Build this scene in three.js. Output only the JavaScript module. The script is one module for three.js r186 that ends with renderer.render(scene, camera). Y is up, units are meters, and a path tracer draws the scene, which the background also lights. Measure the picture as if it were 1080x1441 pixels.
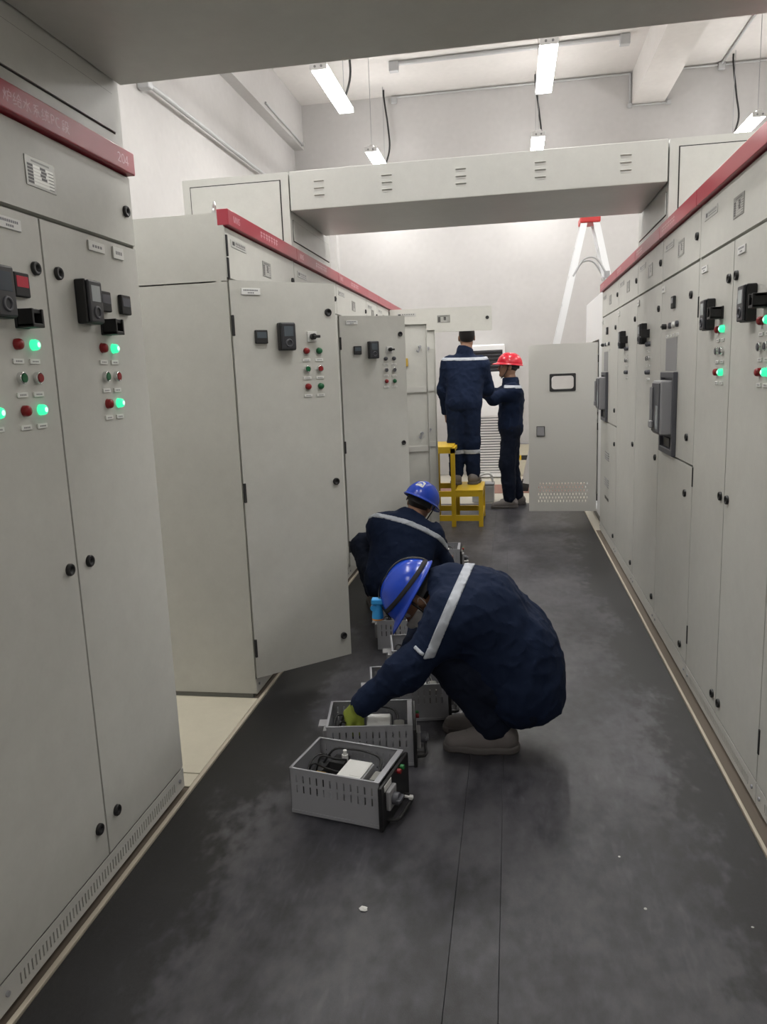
import * as THREE from 'three';
import { RoundedBoxGeometry } from 'three/addons/geometries/RoundedBoxGeometry.js';
import { mergeGeometries, mergeVertices, toCreasedNormals } from 'three/addons/utils/BufferGeometryUtils.js';
import { MarchingCubes } from 'three/addons/objects/MarchingCubes.js';
import { RectAreaLightUniformsLib } from 'three/addons/lights/RectAreaLightUniformsLib.js';
import { createNoise3D, createNoise4D } from 'simplex-noise';

// ---------------------------------------------------------------- camera, lights, exposure
const scene = new THREE.Scene();
scene.background = new THREE.Color(0x000000);
const camera = new THREE.PerspectiveCamera(2 * Math.atan(720.5 / 1060) * 180 / Math.PI, 1080 / 1441, 0.05, 60);
camera.position.set(0, 1.5, 0);
camera.quaternion.setFromRotationMatrix(new THREE.Matrix4().makeBasis(
  new THREE.Vector3(0.98562637, -0.03766815, -0.16468689),
  new THREE.Vector3(0.00755395, 0.98367726, -0.17978319),
  new THREE.Vector3(0.16877085, 0.17595501, 0.96982279)));
const renderer = new THREE.WebGLRenderer({ antialias: true });
renderer.toneMapping = THREE.LinearToneMapping;
renderer.toneMappingExposure = 1.25;
renderer.shadowMap.enabled = true;
renderer.shadowMap.type = THREE.PCFSoftShadowMap;
RectAreaLightUniformsLib.init();
const LAMP_Y = 4.3, LAMP_LEN = 1.2, LAMP_POWER = 26, LAMP_GLOW = 24;
const LAMP_X = [-1.71, 0.345, 2.83], LAMP_Z = [-10.5, -7.87, -5.24, -2.61, 0.02];   // the rows of hanging fittings

// ---------------------------------------------------------------- small tools
let seed = 7;
const rnd = () => { seed = (seed * 1664525 + 1013904223) % 4294967296; return seed / 4294967296; };
const noise3 = createNoise3D(rnd), noise4 = createNoise4D(rnd);
const V = (x, y, z) => new THREE.Vector3(x, y, z);
const lin = (r, g, b) => new THREE.Color().setRGB(r, g, b);
const used = new Map();
const numbered = (n) => { const k = used.get(n) ?? 0; used.set(n, k + 1); return k ? n + '_' + String(k).padStart(3, '0') : n; };
function clean(g) { for (const k of Object.keys(g.attributes)) if (!['position', 'normal', 'uv'].includes(k)) g.deleteAttribute(k); return g.index ? g.toNonIndexed() : g; }
const join = (list) => (list.length === 1 ? list[0] : mergeGeometries(list.map(clean)));
function box(cx, cy, cz, w, h, d) { return new THREE.BoxGeometry(w, h, d).translate(cx, cy, cz); }
function span(x0, x1, y0, y1, z0, z1) { return box((x0 + x1) / 2, (y0 + y1) / 2, (z0 + z1) / 2, Math.abs(x1 - x0), Math.abs(y1 - y0), Math.abs(z1 - z0)); }
function rspan(x0, x1, y0, y1, z0, z1, r = 0.004, s = 2) {
  return new RoundedBoxGeometry(Math.abs(x1 - x0), Math.abs(y1 - y0), Math.abs(z1 - z0), s, r).translate((x0 + x1) / 2, (y0 + y1) / 2, (z0 + z1) / 2);
}
function cyl(cx, cy, cz, r, h, axis = 'y', n = 20, r2 = r) {
  const g = new THREE.CylinderGeometry(r2, r, h, n);
  if (axis === 'z') g.rotateX(Math.PI / 2); if (axis === 'x') g.rotateZ(Math.PI / 2);
  return g.translate(cx, cy, cz);
}
function tube(pts, r, n = 24, m = 8) { return new THREE.TubeGeometry(new THREE.CatmullRomCurve3(pts.map((p) => V(...p))), n, r, m, false); }
function bar(a, b, w, d, up = V(0, 0, 1)) {                          // a straight square bar from a to b
  const A = V(...a), B = V(...b), dir = B.clone().sub(A), L = dir.length(); dir.normalize();
  const X = up.clone().cross(dir).normalize(), Z = X.clone().cross(dir).normalize();
  return new THREE.BoxGeometry(w, L, d).applyMatrix4(new THREE.Matrix4().makeBasis(X, dir, Z).setPosition(A.add(B).multiplyScalar(0.5)));
}
function uvMetres(g, s = 1) {                                        // uv in metres on the face's own plane
  g = g.index ? g.toNonIndexed() : g; g.computeVertexNormals();
  const p = g.attributes.position, n = g.attributes.normal, uv = new Float32Array(p.count * 2);
  for (let i = 0; i < p.count; i++) {
    const a = [Math.abs(n.getX(i)), Math.abs(n.getY(i)), Math.abs(n.getZ(i))], k = a.indexOf(Math.max(...a));
    uv[2 * i] = (k === 0 ? p.getZ(i) : p.getX(i)) * s; uv[2 * i + 1] = (k === 1 ? p.getZ(i) : p.getY(i)) * s;
  }
  g.setAttribute('uv', new THREE.BufferAttribute(uv, 2)); return g;
}
function mesh(name, geo, m, parent) {
  const o = new THREE.Mesh(geo, m); o.name = parent ? name : numbered(name); o.castShadow = o.receiveShadow = true;
  (parent || scene).add(o); return o;
}
function tag(o, label, category, group, kind) { Object.assign(o.userData, { label, category }); if (group) o.userData.group = group; if (kind) o.userData.kind = kind; return o; }
function thing(name, label, category, pos = [0, 0, 0], turn = 0, group) {
  const o = new THREE.Group(); o.name = numbered(name); o.position.set(...pos); o.rotation.y = turn; scene.add(o);
  return tag(o, label, category, group);
}
function struct(name, geo, m, label, category) { const o = mesh(name, geo, m); o.userData.kind = 'structure'; o.userData.label = label; o.userData.category = category; return o; }

// ---------------------------------------------------------------- computed textures
function texture(size, f, srgb) {                                    // f(x, y) in 0..1 -> [r, g, b] 0..255, tiling
  const d = new Uint8Array(size * size * 4);
  for (let y = 0; y < size; y++) for (let x = 0; x < size; x++) { const c = f(x / size, y / size), i = (y * size + x) * 4; d[i] = c[0]; d[i + 1] = c[1]; d[i + 2] = c[2]; d[i + 3] = 255; }
  const t = new THREE.DataTexture(d, size, size, THREE.RGBAFormat); t.wrapS = t.wrapT = THREE.RepeatWrapping; t.magFilter = THREE.LinearFilter; t.minFilter = THREE.LinearMipmapLinearFilter; t.generateMipmaps = true;
  if (srgb) t.colorSpace = THREE.SRGBColorSpace; t.needsUpdate = true; return t;
}
function tn(x, y, s, off = 0) {                                      // tiling noise on a torus
  const a = x * 2 * Math.PI, b = y * 2 * Math.PI, R = s / (2 * Math.PI);
  return noise4(Math.cos(a) * R + off * 3.7, Math.sin(a) * R + off, Math.cos(b) * R + off * 1.9, Math.sin(b) * R);
}
const clampi = (v) => Math.max(0, Math.min(255, Math.round(v)));
function canvasTex(w, h, draw) {
  const c = document.createElement('canvas'); c.width = w; c.height = h; const g = c.getContext('2d'); draw(g, w, h);
  const t = new THREE.CanvasTexture(c); t.colorSpace = THREE.SRGBColorSpace; t.magFilter = THREE.LinearFilter; return t;
}
const fbm = (x, y, o, off = 0) => { let v = 0, a = 0.5; for (let k = 0; k < o; k++) { v += a * noise3(x, y, off + k * 7.3); x *= 2.1; y *= 2.1; a *= 0.55; } return v; };
const step = (a, b, x) => { const t = Math.max(0, Math.min(1, (x - a) / (b - a))); return t * t * (3 - 2 * t); };
const MAT = { x0: -1.19, x1: 0.76, z0: -8.75, z1: 2.15 };
const matTex = (() => {                                              // black rubber, clean along its edges, trodden grey with dust and scuffs where people walk
  const w = 768, h = 2048, d = new Uint8Array(w * h * 4), toS = (v) => 255 * (v <= 0.0031308 ? v * 12.92 : 1.055 * Math.pow(v, 1 / 2.4) - 0.055);
  for (let j = 0; j < h; j++) for (let i = 0; i < w; i++) {
    const x = MAT.x0 + (i + 0.5) / w * (MAT.x1 - MAT.x0), z = MAT.z0 + (j + 0.5) / h * (MAT.z1 - MAT.z0), big = fbm(x * 2.2, z * 1.5, 4, 1), fine = fbm(x * 14, z * 9, 3, 5), grain = rnd() - 0.5;
    const walked = step(-0.07, 0.09, Math.min(x - MAT.x0 - 0.27, MAT.x1 - x - 0.2) + 0.2 * big + 0.12 * fine);
    const scuff = step(0.12, 0.5, fbm(x * 30, z * 7, 2, 9)) * step(-0.1, 0.4, big);
    const film = step(-0.6, 0.75, fbm(x * 2.2, z * 1.3, 4, 13) + 0.35 * fine - 0.02);
    const v = 0.007 + walked * (0.011 + 0.012 * big + 0.009 * fine + 0.014 * scuff + 0.045 * film) + 0.006 * scuff * (1 - walked) + 0.006 * grain, k = (j * w + i) * 4;
    d[k] = clampi(toS(Math.max(0.004, v * (1 + 0.02 * film)))); d[k + 1] = clampi(toS(Math.max(0.004, v * 0.99))); d[k + 2] = clampi(toS(Math.max(0.004, v * (1.24 - 0.14 * film)))); d[k + 3] = 255;
  }
  const t = new THREE.DataTexture(d, w, h, THREE.RGBAFormat); t.magFilter = THREE.LinearFilter; t.minFilter = THREE.LinearMipmapLinearFilter; t.generateMipmaps = true; t.colorSpace = THREE.SRGBColorSpace; t.needsUpdate = true; return t;
})();
const matRough = texture(512, (x, y) => { const v = 165 + 40 * tn(x, y, 6, 1) + 30 * tn(x, y, 40, 6); return [clampi(v), clampi(v), clampi(v)]; });
const matBump = texture(512, (x, y) => { const v = 128 + 60 * tn(x, y, 120, 8) + 40 * tn(x, y, 40, 9); return [clampi(v), clampi(v), clampi(v)]; });
const paintTex = texture(512, (x, y) => { const v = 247 + 4 * tn(x, y, 4, 11) + 3 * tn(x, y, 18, 12) + 2 * tn(x, y, 70, 13); return [clampi(v), clampi(v), clampi(v - 1)]; }, true);
const wallTex = texture(512, (x, y) => { const v = 240 + 4 * tn(x, y, 3, 14) + 3 * tn(x, y, 20, 15); return [clampi(v), clampi(v - 1), clampi(v - 2)]; }, true);
const rep = (t, s) => { const c = t.clone(); c.repeat.set(s, s); c.needsUpdate = true; return c; };

const std = (color, roughness = 0.6, metalness = 0, more = {}) => new THREE.MeshStandardMaterial({ color, roughness, metalness, ...more });
const M = {
  cabinet: std(lin(0.64, 0.637, 0.598), 0.42, 0, { map: rep(paintTex, 0.7) }),
  cabinetPlain: std(lin(0.59, 0.585, 0.55), 0.42),
  bridge: std(lin(0.6, 0.6, 0.572), 0.38, 0, { map: rep(paintTex, 0.7) }),
  zinc: std(lin(0.37, 0.375, 0.4), 0.42, 0.2),
  inside: std(lin(0.24, 0.24, 0.22), 0.7),
  red: std(lin(0.4, 0.045, 0.068), 0.3),
  wall: std(lin(0.56, 0.551, 0.545), 0.9, 0, { map: rep(wallTex, 0.5) }),
  ceiling: std(lin(0.72, 0.7, 0.68), 0.92, 0, { map: rep(wallTex, 0.5) }),
  tile: std(lin(0.56, 0.53, 0.45), 0.35, 0, { map: rep(wallTex, 0.8) }),
  brick: std(lin(0.24, 0.12, 0.09), 0.6),
  cover: std(lin(0.62, 0.58, 0.47), 0.45, 0, { map: rep(paintTex, 1.1) }),
  mat: std(0xffffff, 0.38, 0, { map: matTex, bumpMap: rep(matBump, 30), bumpScale: 0.0006 }),
  trim: std(lin(0.5, 0.45, 0.36), 0.5, 0.1),
  channel: std(lin(0.13, 0.105, 0.08), 0.7, 0.1),
  black: std(lin(0.012, 0.012, 0.013), 0.45),
  blackSoft: std(lin(0.022, 0.022, 0.023), 0.7),
  gasket: std(lin(0.03, 0.03, 0.03), 0.9),
  keypad: std(lin(0.035, 0.036, 0.042), 0.4),
  screen: std(lin(0.09, 0.11, 0.13), 0.15),
  screenPale: std(lin(0.42, 0.46, 0.47), 0.2),
  whitePlastic: std(lin(0.72, 0.72, 0.7), 0.4),
  greyPlastic: std(lin(0.3, 0.3, 0.31), 0.45),
  slate: std(lin(0.075, 0.077, 0.09), 0.45),
  steel: std(lin(0.6, 0.6, 0.6), 0.3, 0.9),
  chrome: std(lin(0.7, 0.7, 0.7), 0.18, 1),
  redCap: std(lin(0.28, 0.012, 0.016), 0.3),
  greenCap: std(lin(0.008, 0.13, 0.045), 0.3),
  litGreen: std(lin(0.02, 0.4, 0.2), 0.3, 0, { emissive: lin(0.04, 0.8, 0.36), emissiveIntensity: 1.0 }),
  litCore: std(lin(0.3, 0.6, 0.4), 0.3, 0, { emissive: lin(0.45, 1, 0.7), emissiveIntensity: 1.3 }),
  litRed: std(lin(0.2, 0.01, 0.02), 0.3, 0, { emissive: lin(0.7, 0.02, 0.06), emissiveIntensity: 0.16 }),
  yellow: std(lin(0.66, 0.43, 0.015), 0.45),
  galv: std(lin(0.46, 0.465, 0.47), 0.5, 0.35),
  alu: std(lin(0.78, 0.79, 0.8), 0.35, 0.6),
  glow: std(lin(0.9, 0.9, 0.9), 0.4, 0, { emissive: lin(1, 0.985, 0.96), emissiveIntensity: LAMP_GLOW }),
  lampBody: std(lin(0.8, 0.8, 0.8), 0.5),
  navy: new THREE.MeshPhysicalMaterial({ color: lin(0.009, 0.0165, 0.042), roughness: 0.9, specularIntensity: 0.35 }),
  navyDark: new THREE.MeshPhysicalMaterial({ color: lin(0.009, 0.013, 0.027), roughness: 0.9, specularIntensity: 0.35 }),
  reflective: std(lin(0.42, 0.45, 0.5), 0.5),
  skin: std(0xffffff, 0.6, 0, { vertexColors: true }),
  hair: std(lin(0.012, 0.01, 0.009), 0.6),
  helmetBlue: std(lin(0.012, 0.06, 0.5), 0.22),
  helmetRed: std(lin(0.55, 0.012, 0.03), 0.22),
  lining: std(lin(0.02, 0.02, 0.022), 0.8),
  shoe: std(lin(0.16, 0.145, 0.14), 0.8),
  sole: std(lin(0.11, 0.1, 0.097), 0.85),
  maskWhite: std(lin(0.55, 0.55, 0.54), 0.8),
  glove: std(lin(0.22, 0.27, 0.03), 0.8),
  lampBlue: std(lin(0.03, 0.32, 0.72), 0.3),
  orange: std(lin(0.75, 0.3, 0.05), 0.4),
  copper: std(lin(0.5, 0.22, 0.08), 0.4, 0.7),
  wireYellow: std(lin(0.55, 0.36, 0.05), 0.5),
  paper: std(lin(0.68, 0.68, 0.66), 0.7),
  greenPlastic: std(lin(0.02, 0.2, 0.05), 0.4),
};
// ---------------------------------------------------------------- the room
const ROOM = { x0: -3.1, x1: 5.4, z0: -11.4, z1: 2.2, top: 5.4 };
struct('floor', uvMetres(span(ROOM.x0 - 0.2, ROOM.x1 + 0.2, -0.2, -0.004, ROOM.z0 - 0.2, ROOM.z1 + 0.2)), M.tile, 'pale cream tiled floor of the switch room', 'floor');
struct('ceiling', uvMetres(span(ROOM.x0 - 0.2, ROOM.x1 + 0.2, ROOM.top, ROOM.top + 0.2, ROOM.z0 - 0.2, ROOM.z1 + 0.2)), M.ceiling, 'white plastered ceiling high above the cabinets', 'ceiling');
struct('wall_left', uvMetres(span(ROOM.x0 - 0.2, ROOM.x0, 0, ROOM.top, ROOM.z0 - 0.2, ROOM.z1 + 0.2)), M.wall, 'white side wall behind the left row of cabinets', 'wall');
struct('wall_right', uvMetres(span(ROOM.x1, ROOM.x1 + 0.2, 0, ROOM.top, ROOM.z0 - 0.2, ROOM.z1 + 0.2)), M.wall, 'white side wall far behind the right row', 'wall');
struct('wall_back', uvMetres(span(ROOM.x0, ROOM.x1, 0, ROOM.top, ROOM.z0 - 0.2, ROOM.z0)), M.wall, 'white end wall at the far end of the aisle', 'wall');
struct('wall_front', uvMetres(span(ROOM.x0, ROOM.x1, 0, ROOM.top, ROOM.z1, ROOM.z1 + 0.2)), M.wall, 'white wall behind the viewer', 'wall');
struct('trim_1', uvMetres(span(1.63, 2.05, 4.99, ROOM.top, ROOM.z0, ROOM.z1)), M.ceiling, 'white concrete ceiling beam running along the room', 'beam');
struct('trim_2', uvMetres(span(ROOM.x0, ROOM.x0 + 0.14, 4.8, ROOM.top, ROOM.z0, ROOM.z1)), M.wall, 'shallow white beam at the top of the left wall', 'beam');
struct('trim_3', uvMetres(span(ROOM.x0, -2.5, 0, 4.3, ROOM.z0, ROOM.z0 + 0.16)), M.wall, 'white corner pilaster between left wall and end wall', 'pilaster');
struct('trim_4', span(-1.6, 1.9, -0.004, 0.001, -10.3, -9.55), M.brick, 'dark red brown band in the floor at the aisle end', 'floor band');

function matUv(g) { g = g.index ? g.toNonIndexed() : g; const p = g.attributes.position, uv = g.attributes.uv; for (let i = 0; i < p.count; i++) uv.setXY(i, (p.getX(i) - MAT.x0) / (MAT.x1 - MAT.x0), (p.getZ(i) - MAT.z0) / (MAT.z1 - MAT.z0)); return g; }
// rubber mats on the aisle floor; the middle one is a narrow strip laid over the joint
tag(mesh('rubber_mat', matUv(rspan(-1.188, -0.1726, -0.003, 0.005, -8.75, ROOM.z1 - 0.05, 0.002, 1)), M.mat), 'wide black rubber mat along the left cabinets, under the row of drawers', 'mat');
tag(mesh('rubber_mat', matUv(rspan(-0.0424, 0.76, -0.003, 0.005, -8.75, ROOM.z1 - 0.05, 0.002, 1)), M.mat), 'wide black rubber mat along the right row of cabinets', 'mat');
tag(mesh('rubber_mat', matUv(rspan(-0.1726, -0.0424, -0.003, 0.0052, -8.75, ROOM.z1 - 0.05, 0.002, 1)), M.mat), 'narrow black rubber strip between the two wide mats', 'mat');
for (const [x0, x1, c0, c1, side] of [[-1.206, -1.19, -1.236, -1.206, 'left'], [0.762, 0.774, 0.774, 0.826, 'right']]) {
  const t = thing('edge_trim', `pale metal edging with a brown channel at the foot of the ${side} row`, 'edging');
  mesh('lip', rspan(x0, x1, -0.003, 0.012, -8.75, ROOM.z1 - 0.05, 0.003, 1), M.trim, t);
  mesh('channel', span(c0, c1, -0.003, 0.003, -7.2, ROOM.z1 - 0.05), M.channel, t);
}
tag(mesh('trench_cover', uvMetres(rspan(-2.0, -1.208, 0.0032, 0.011, -3.24, -2.545, 0.003, 1)), M.cover), 'large cream trench cover plate in the gap between the left cabinets', 'cover plate');
tag(mesh('trench_cover', uvMetres(rspan(-2.0, -1.208, 0.0032, 0.0105, -2.54, -2.45, 0.003, 1)), M.cover), 'narrow cream cover plate beside the corner of the nearest left cabinet', 'cover plate');

// hanging fluorescent fittings
LAMP_Z.forEach((z, j) => LAMP_X.forEach((x, i) => {
  if (j === 4 && i === 1) return;                                     // no fitting over the viewer
  const t = thing('pendant_light', `${['left', 'middle', 'right'][i]} hanging white fluorescent batten ${['nearest the end wall', 'second from the end wall', 'third from the end wall', 'fourth from the end wall', 'farthest from the end wall'][j]}`, 'light', [x, LAMP_Y, z], 0, 'hanging fluorescent lights');
  mesh('housing', rspan(-0.035, 0.035, 0.03, 0.06, -LAMP_LEN / 2, LAMP_LEN / 2, 0.012, 2), M.lampBody, t);
  mesh('diffuser', rspan(-0.078, 0.078, -0.022, 0.03, -LAMP_LEN / 2 + 0.012, LAMP_LEN / 2 - 0.012, 0.014, 2), M.glow, t);
  for (const s of [-1, 1]) {
    const cap = mesh('end_cap', rspan(-0.081, 0.081, -0.026, 0.034, s * LAMP_LEN / 2 - 0.012, s * LAMP_LEN / 2 + 0.012, 0.008, 2), M.lampBody, t);
    for (const q of [-1, 1]) mesh('clip', cyl(q * 0.03, 0.0, s * (LAMP_LEN / 2 + 0.013), 0.011, 0.008, 'z', 12), M.greyPlastic, cap);
    mesh('wire', cyl(0, (ROOM.top - LAMP_Y + 0.06) / 2, s * 0.52, 0.0035, ROOM.top - LAMP_Y - 0.06, 'y', 6), M.greyPlastic, t);
  }
  const up = ROOM.top - LAMP_Y;
  if (j < 2) mesh('cable', tube([[0, 0.06, -0.5], [0.07, 0.3, -0.53], [0.05, 0.6, -0.6], [0.0, up - 0.08, -0.62], [0, up - 0.005, -0.62]], 0.012), M.gasket, t);
  const l = new THREE.RectAreaLight(lin(1, 0.985, 0.96), LAMP_POWER, 0.15, LAMP_LEN - 0.03);
  l.position.set(0, -0.03, 0); l.rotation.x = -Math.PI / 2; l.name = 'lamp_light'; t.add(l);
}));

// conduits on walls and ceiling
function conduit(pts, r, label, ends = []) {
  const t = thing('conduit', label, 'conduit');
  const list = [];
  for (let i = 0; i + 1 < pts.length; i++) { const a = V(...pts[i]), b = V(...pts[i + 1]), d = b.clone().sub(a), L = d.length(); list.push(new THREE.CylinderGeometry(r, r, L, 12).applyQuaternion(new THREE.Quaternion().setFromUnitVectors(V(0, 1, 0), d.normalize())).translate((a.x + b.x) / 2, (a.y + b.y) / 2, (a.z + b.z) / 2)); }
  for (const p of pts.slice(1, -1)) list.push(new THREE.SphereGeometry(r * 1.15, 10, 8).translate(...p));
  mesh('pipe', join(list), M.galv, t);
  for (const [x, y, z, s] of ends) mesh('junction_box', rspan(x - s, x + s, y - s, y + s, z - s * 0.7, z + s * 0.7, 0.012), M.galv, t);
  return t;
}
conduit([[-3.03, 4.03, -6.5], [-3.03, 4.06, -11.2]], 0.022, 'thin galvanised conduit running along the upper left wall', [[-3.04, 4.03, -6.5, 0.055]]);
conduit([[-2.94, 4.86, -9.6], [-2.94, 4.84, -11.25]], 0.013, 'short thin conduit high on the left beam near the corner', [[-2.94, 4.84, -11.28, 0.025]]);
conduit([[-1.41, 5.37, -10.22], [1.32, 5.37, -10.16]], 0.026, 'thick galvanised conduit across the ceiling above the far lights', [[-1.43, 5.335, -10.22, 0.06], [1.36, 5.335, -10.16, 0.06]]);
conduit([[-1.6, 5.37, -11.37], [1.6, 5.37, -11.37], [1.6, 4.97, -11.37], [2.08, 4.97, -11.37], [2.08, 5.37, -11.37], [5.3, 5.37, -11.37]], 0.013, 'thin conduit along the top of the end wall, dipping under the beam', [[-1.6, 5.33, -11.36, 0.04], [1.6, 4.97, -11.36, 0.03], [2.1, 4.97, -11.36, 0.03], [2.75, 5.345, -11.35, 0.045]]);
conduit([[2.75, 5.375, -9.0], [2.75, 5.375, -11.36]], 0.015, 'thin conduit along the ceiling right of the beam', []);

// air conditioner, guard board and pale cabinet at the far end
{
  const t = thing('air_conditioner', 'tall white floor standing air conditioner with dark louvres behind the two standing workers', 'air conditioner', [-0.36, 0, -11.39]);
  const w = 0.27, f = 0.42;
  mesh('body', join([rspan(-w, w, 0, 1.9, 0, f - 0.03, 0.015), span(-w, -w + 0.03, 0.02, 1.88, f - 0.03, f), span(w - 0.03, w, 0.02, 1.88, f - 0.03, f), span(-w + 0.03, w - 0.03, 1.82, 1.88, f - 0.03, f), span(-w + 0.03, w - 0.03, 0.9, 1.52, f - 0.03, f), span(-w + 0.03, w - 0.03, 0.02, 0.07, f - 0.03, f)]), M.lampBody, t);
  const d = mesh('air_outlet', span(-w + 0.03, w - 0.03, 1.52, 1.82, f - 0.029, f - 0.024), M.black, t);
  for (let k = 0; k < 6; k++) mesh('louvre', box(0, 0, 0, w * 2 - 0.07, 0.034, 0.006).rotateX(0.7).translate(0, 1.545 + k * 0.05, f - 0.008), M.slate, d);
  const g = mesh('air_intake', span(-w + 0.03, w - 0.03, 0.07, 0.9, f - 0.029, f - 0.024), M.slate, t);
  for (let k = 0; k < 22; k++) mesh('slat', box(0, 0, 0, w * 2 - 0.065, 0.025, 0.006).rotateX(0.35).translate(0, 0.093 + k * 0.0378, f - 0.008), M.lampBody, g);
}
{
  const t = thing('rodent_guard_board', 'low white guard board with yellow and black tape at the end wall', 'guard board', [0.6, 0, -11.2]);
  mesh('board', rspan(-0.62, 0.62, 0.0, 0.46, -0.015, 0.015, 0.004), M.cover, t);
  mesh('top_rail', rspan(-0.63, 0.63, 0.46, 0.485, -0.02, 0.02, 0.004), M.greyPlastic, t);
  for (let k = 0; k < 8; k++) mesh('tape_band', span(-0.62 + k * 0.155, -0.62 + (k + 1) * 0.155, 0.23, 0.3, 0.0152, 0.0165), k % 2 ? M.blackSoft : M.yellow, t);
}
{
  const t = thing('white_cabinet', 'plain white cabinet at the far end of the right row, behind the ajar windowed door', 'cabinet', [0.83, 0, -7.21]);
  mesh('carcass', join([span(0.02, 0.75, 0.1, 2.2, -1.7, -1.68), span(0.0, 0.75, 0.1, 2.2, -0.02, 0), span(0.73, 0.75, 0.1, 2.2, -1.68, -0.02), span(0.0, 0.75, 2.18, 2.2, -1.7, 0), span(0.0, 0.75, 0.1, 0.12, -1.7, 0), span(0, 0.03, 1.78, 2.18, -1.7, -0.02), span(0, 0.03, 0.12, 1.78, -0.4, -0.02), span(0, 0.03, 0.12, 1.78, -1.7, -1.08)]), M.lampBody, t);
  mesh('plinth', span(0.03, 0.75, 0, 0.1, -1.7, 0), M.inside, t);
  mesh('shelf', span(0.06, 0.72, 1.0, 1.02, -1.66, -0.04), M.inside, t);
  // the ajar door, hinged near the first cabinet and standing out across the aisle
  const dg = new THREE.Shape(); dg.moveTo(-0.655, 0.11); dg.lineTo(0, 0.11); dg.lineTo(0, 1.755); dg.lineTo(-0.655, 1.755); dg.closePath();
  const hole = (x0, x1, y0, y1) => { const p = new THREE.Path(); p.moveTo(x0, y0); p.lineTo(x0, y1); p.lineTo(x1, y1); p.lineTo(x1, y0); p.closePath(); dg.holes.push(p); };
  hole(-0.445, -0.215, 1.31, 1.46);
  for (let r = 0; r < 6; r++) for (let c = 0; c < 16; c++) { const x = -0.56 + c * 0.0305 + (r % 2) * 0.015, y = 0.2 + r * 0.035; const p = new THREE.Path(); p.moveTo(x, y); p.lineTo(x + 0.006, y + 0.014); p.lineTo(x, y + 0.028); p.lineTo(x - 0.006, y + 0.014); p.closePath(); dg.holes.push(p); }
  const sheet = new THREE.ExtrudeGeometry(dg, { depth: 0.003, bevelEnabled: false });
  const door = mesh('door', join([sheet, span(-0.655, 0, 1.735, 1.755, -0.022, 0), span(-0.655, 0, 0.11, 0.13, -0.022, 0), span(-0.655, -0.64, 0.13, 1.735, -0.022, 0), span(-0.015, 0, 0.13, 1.735, -0.022, 0)]), M.cabinetPlain, t);
  door.position.set(-0.008, 0, -0.42); door.rotation.y = -0.02;
  const fr = new THREE.Shape(); const rr = (s, x0, x1, y0, y1, r) => { s.moveTo(x0 + r, y0); s.lineTo(x1 - r, y0); s.quadraticCurveTo(x1, y0, x1, y0 + r); s.lineTo(x1, y1 - r); s.quadraticCurveTo(x1, y1, x1 - r, y1); s.lineTo(x0 + r, y1); s.quadraticCurveTo(x0, y1, x0, y1 - r); s.lineTo(x0, y0 + r); s.quadraticCurveTo(x0, y0, x0 + r, y0); return s; };
  rr(fr, -0.455, -0.205, 1.3, 1.47, 0.012); fr.holes.push(rr(new THREE.Path(), -0.435, -0.225, 1.322, 1.448, 0.035));
  mesh('window_frame', new THREE.ExtrudeGeometry(fr, { depth: 0.008, bevelEnabled: false }).translate(0, 0, 0.003), M.blackSoft, door);
  mesh('window_pane', span(-0.44, -0.22, 1.315, 1.455, 0.0, 0.002), new THREE.MeshPhysicalMaterial({ color: 0xffffff, roughness: 0.05, transmission: 1, thickness: 0 }), door);
  const lk = mesh('lock', rspan(-0.575, -0.505, 0.87, 0.96, 0.003, 0.012, 0.003), M.greyPlastic, door);
  mesh('lock_frame', join([span(-0.58, -0.5, 0.96, 0.964, 0.003, 0.014), span(-0.58, -0.5, 0.866, 0.87, 0.003, 0.014), span(-0.58, -0.576, 0.866, 0.964, 0.003, 0.014), span(-0.504, -0.5, 0.866, 0.964, 0.003, 0.014)]), M.blackSoft, door);
  for (const y of [0.25, 0.95, 1.6]) mesh('hinge', cyl(0.006, y, 0.0, 0.008, 0.07, 'y', 10), M.blackSoft, door);
}
// ---------------------------------------------------------------- switchgear cabinets
const LX = -1.22, RX = 0.81, DEPTH = 0.8, HINGE_GAP = 0.004;
const redStyle = '#' + lin(0.4, 0.045, 0.068).getHexString();
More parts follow.
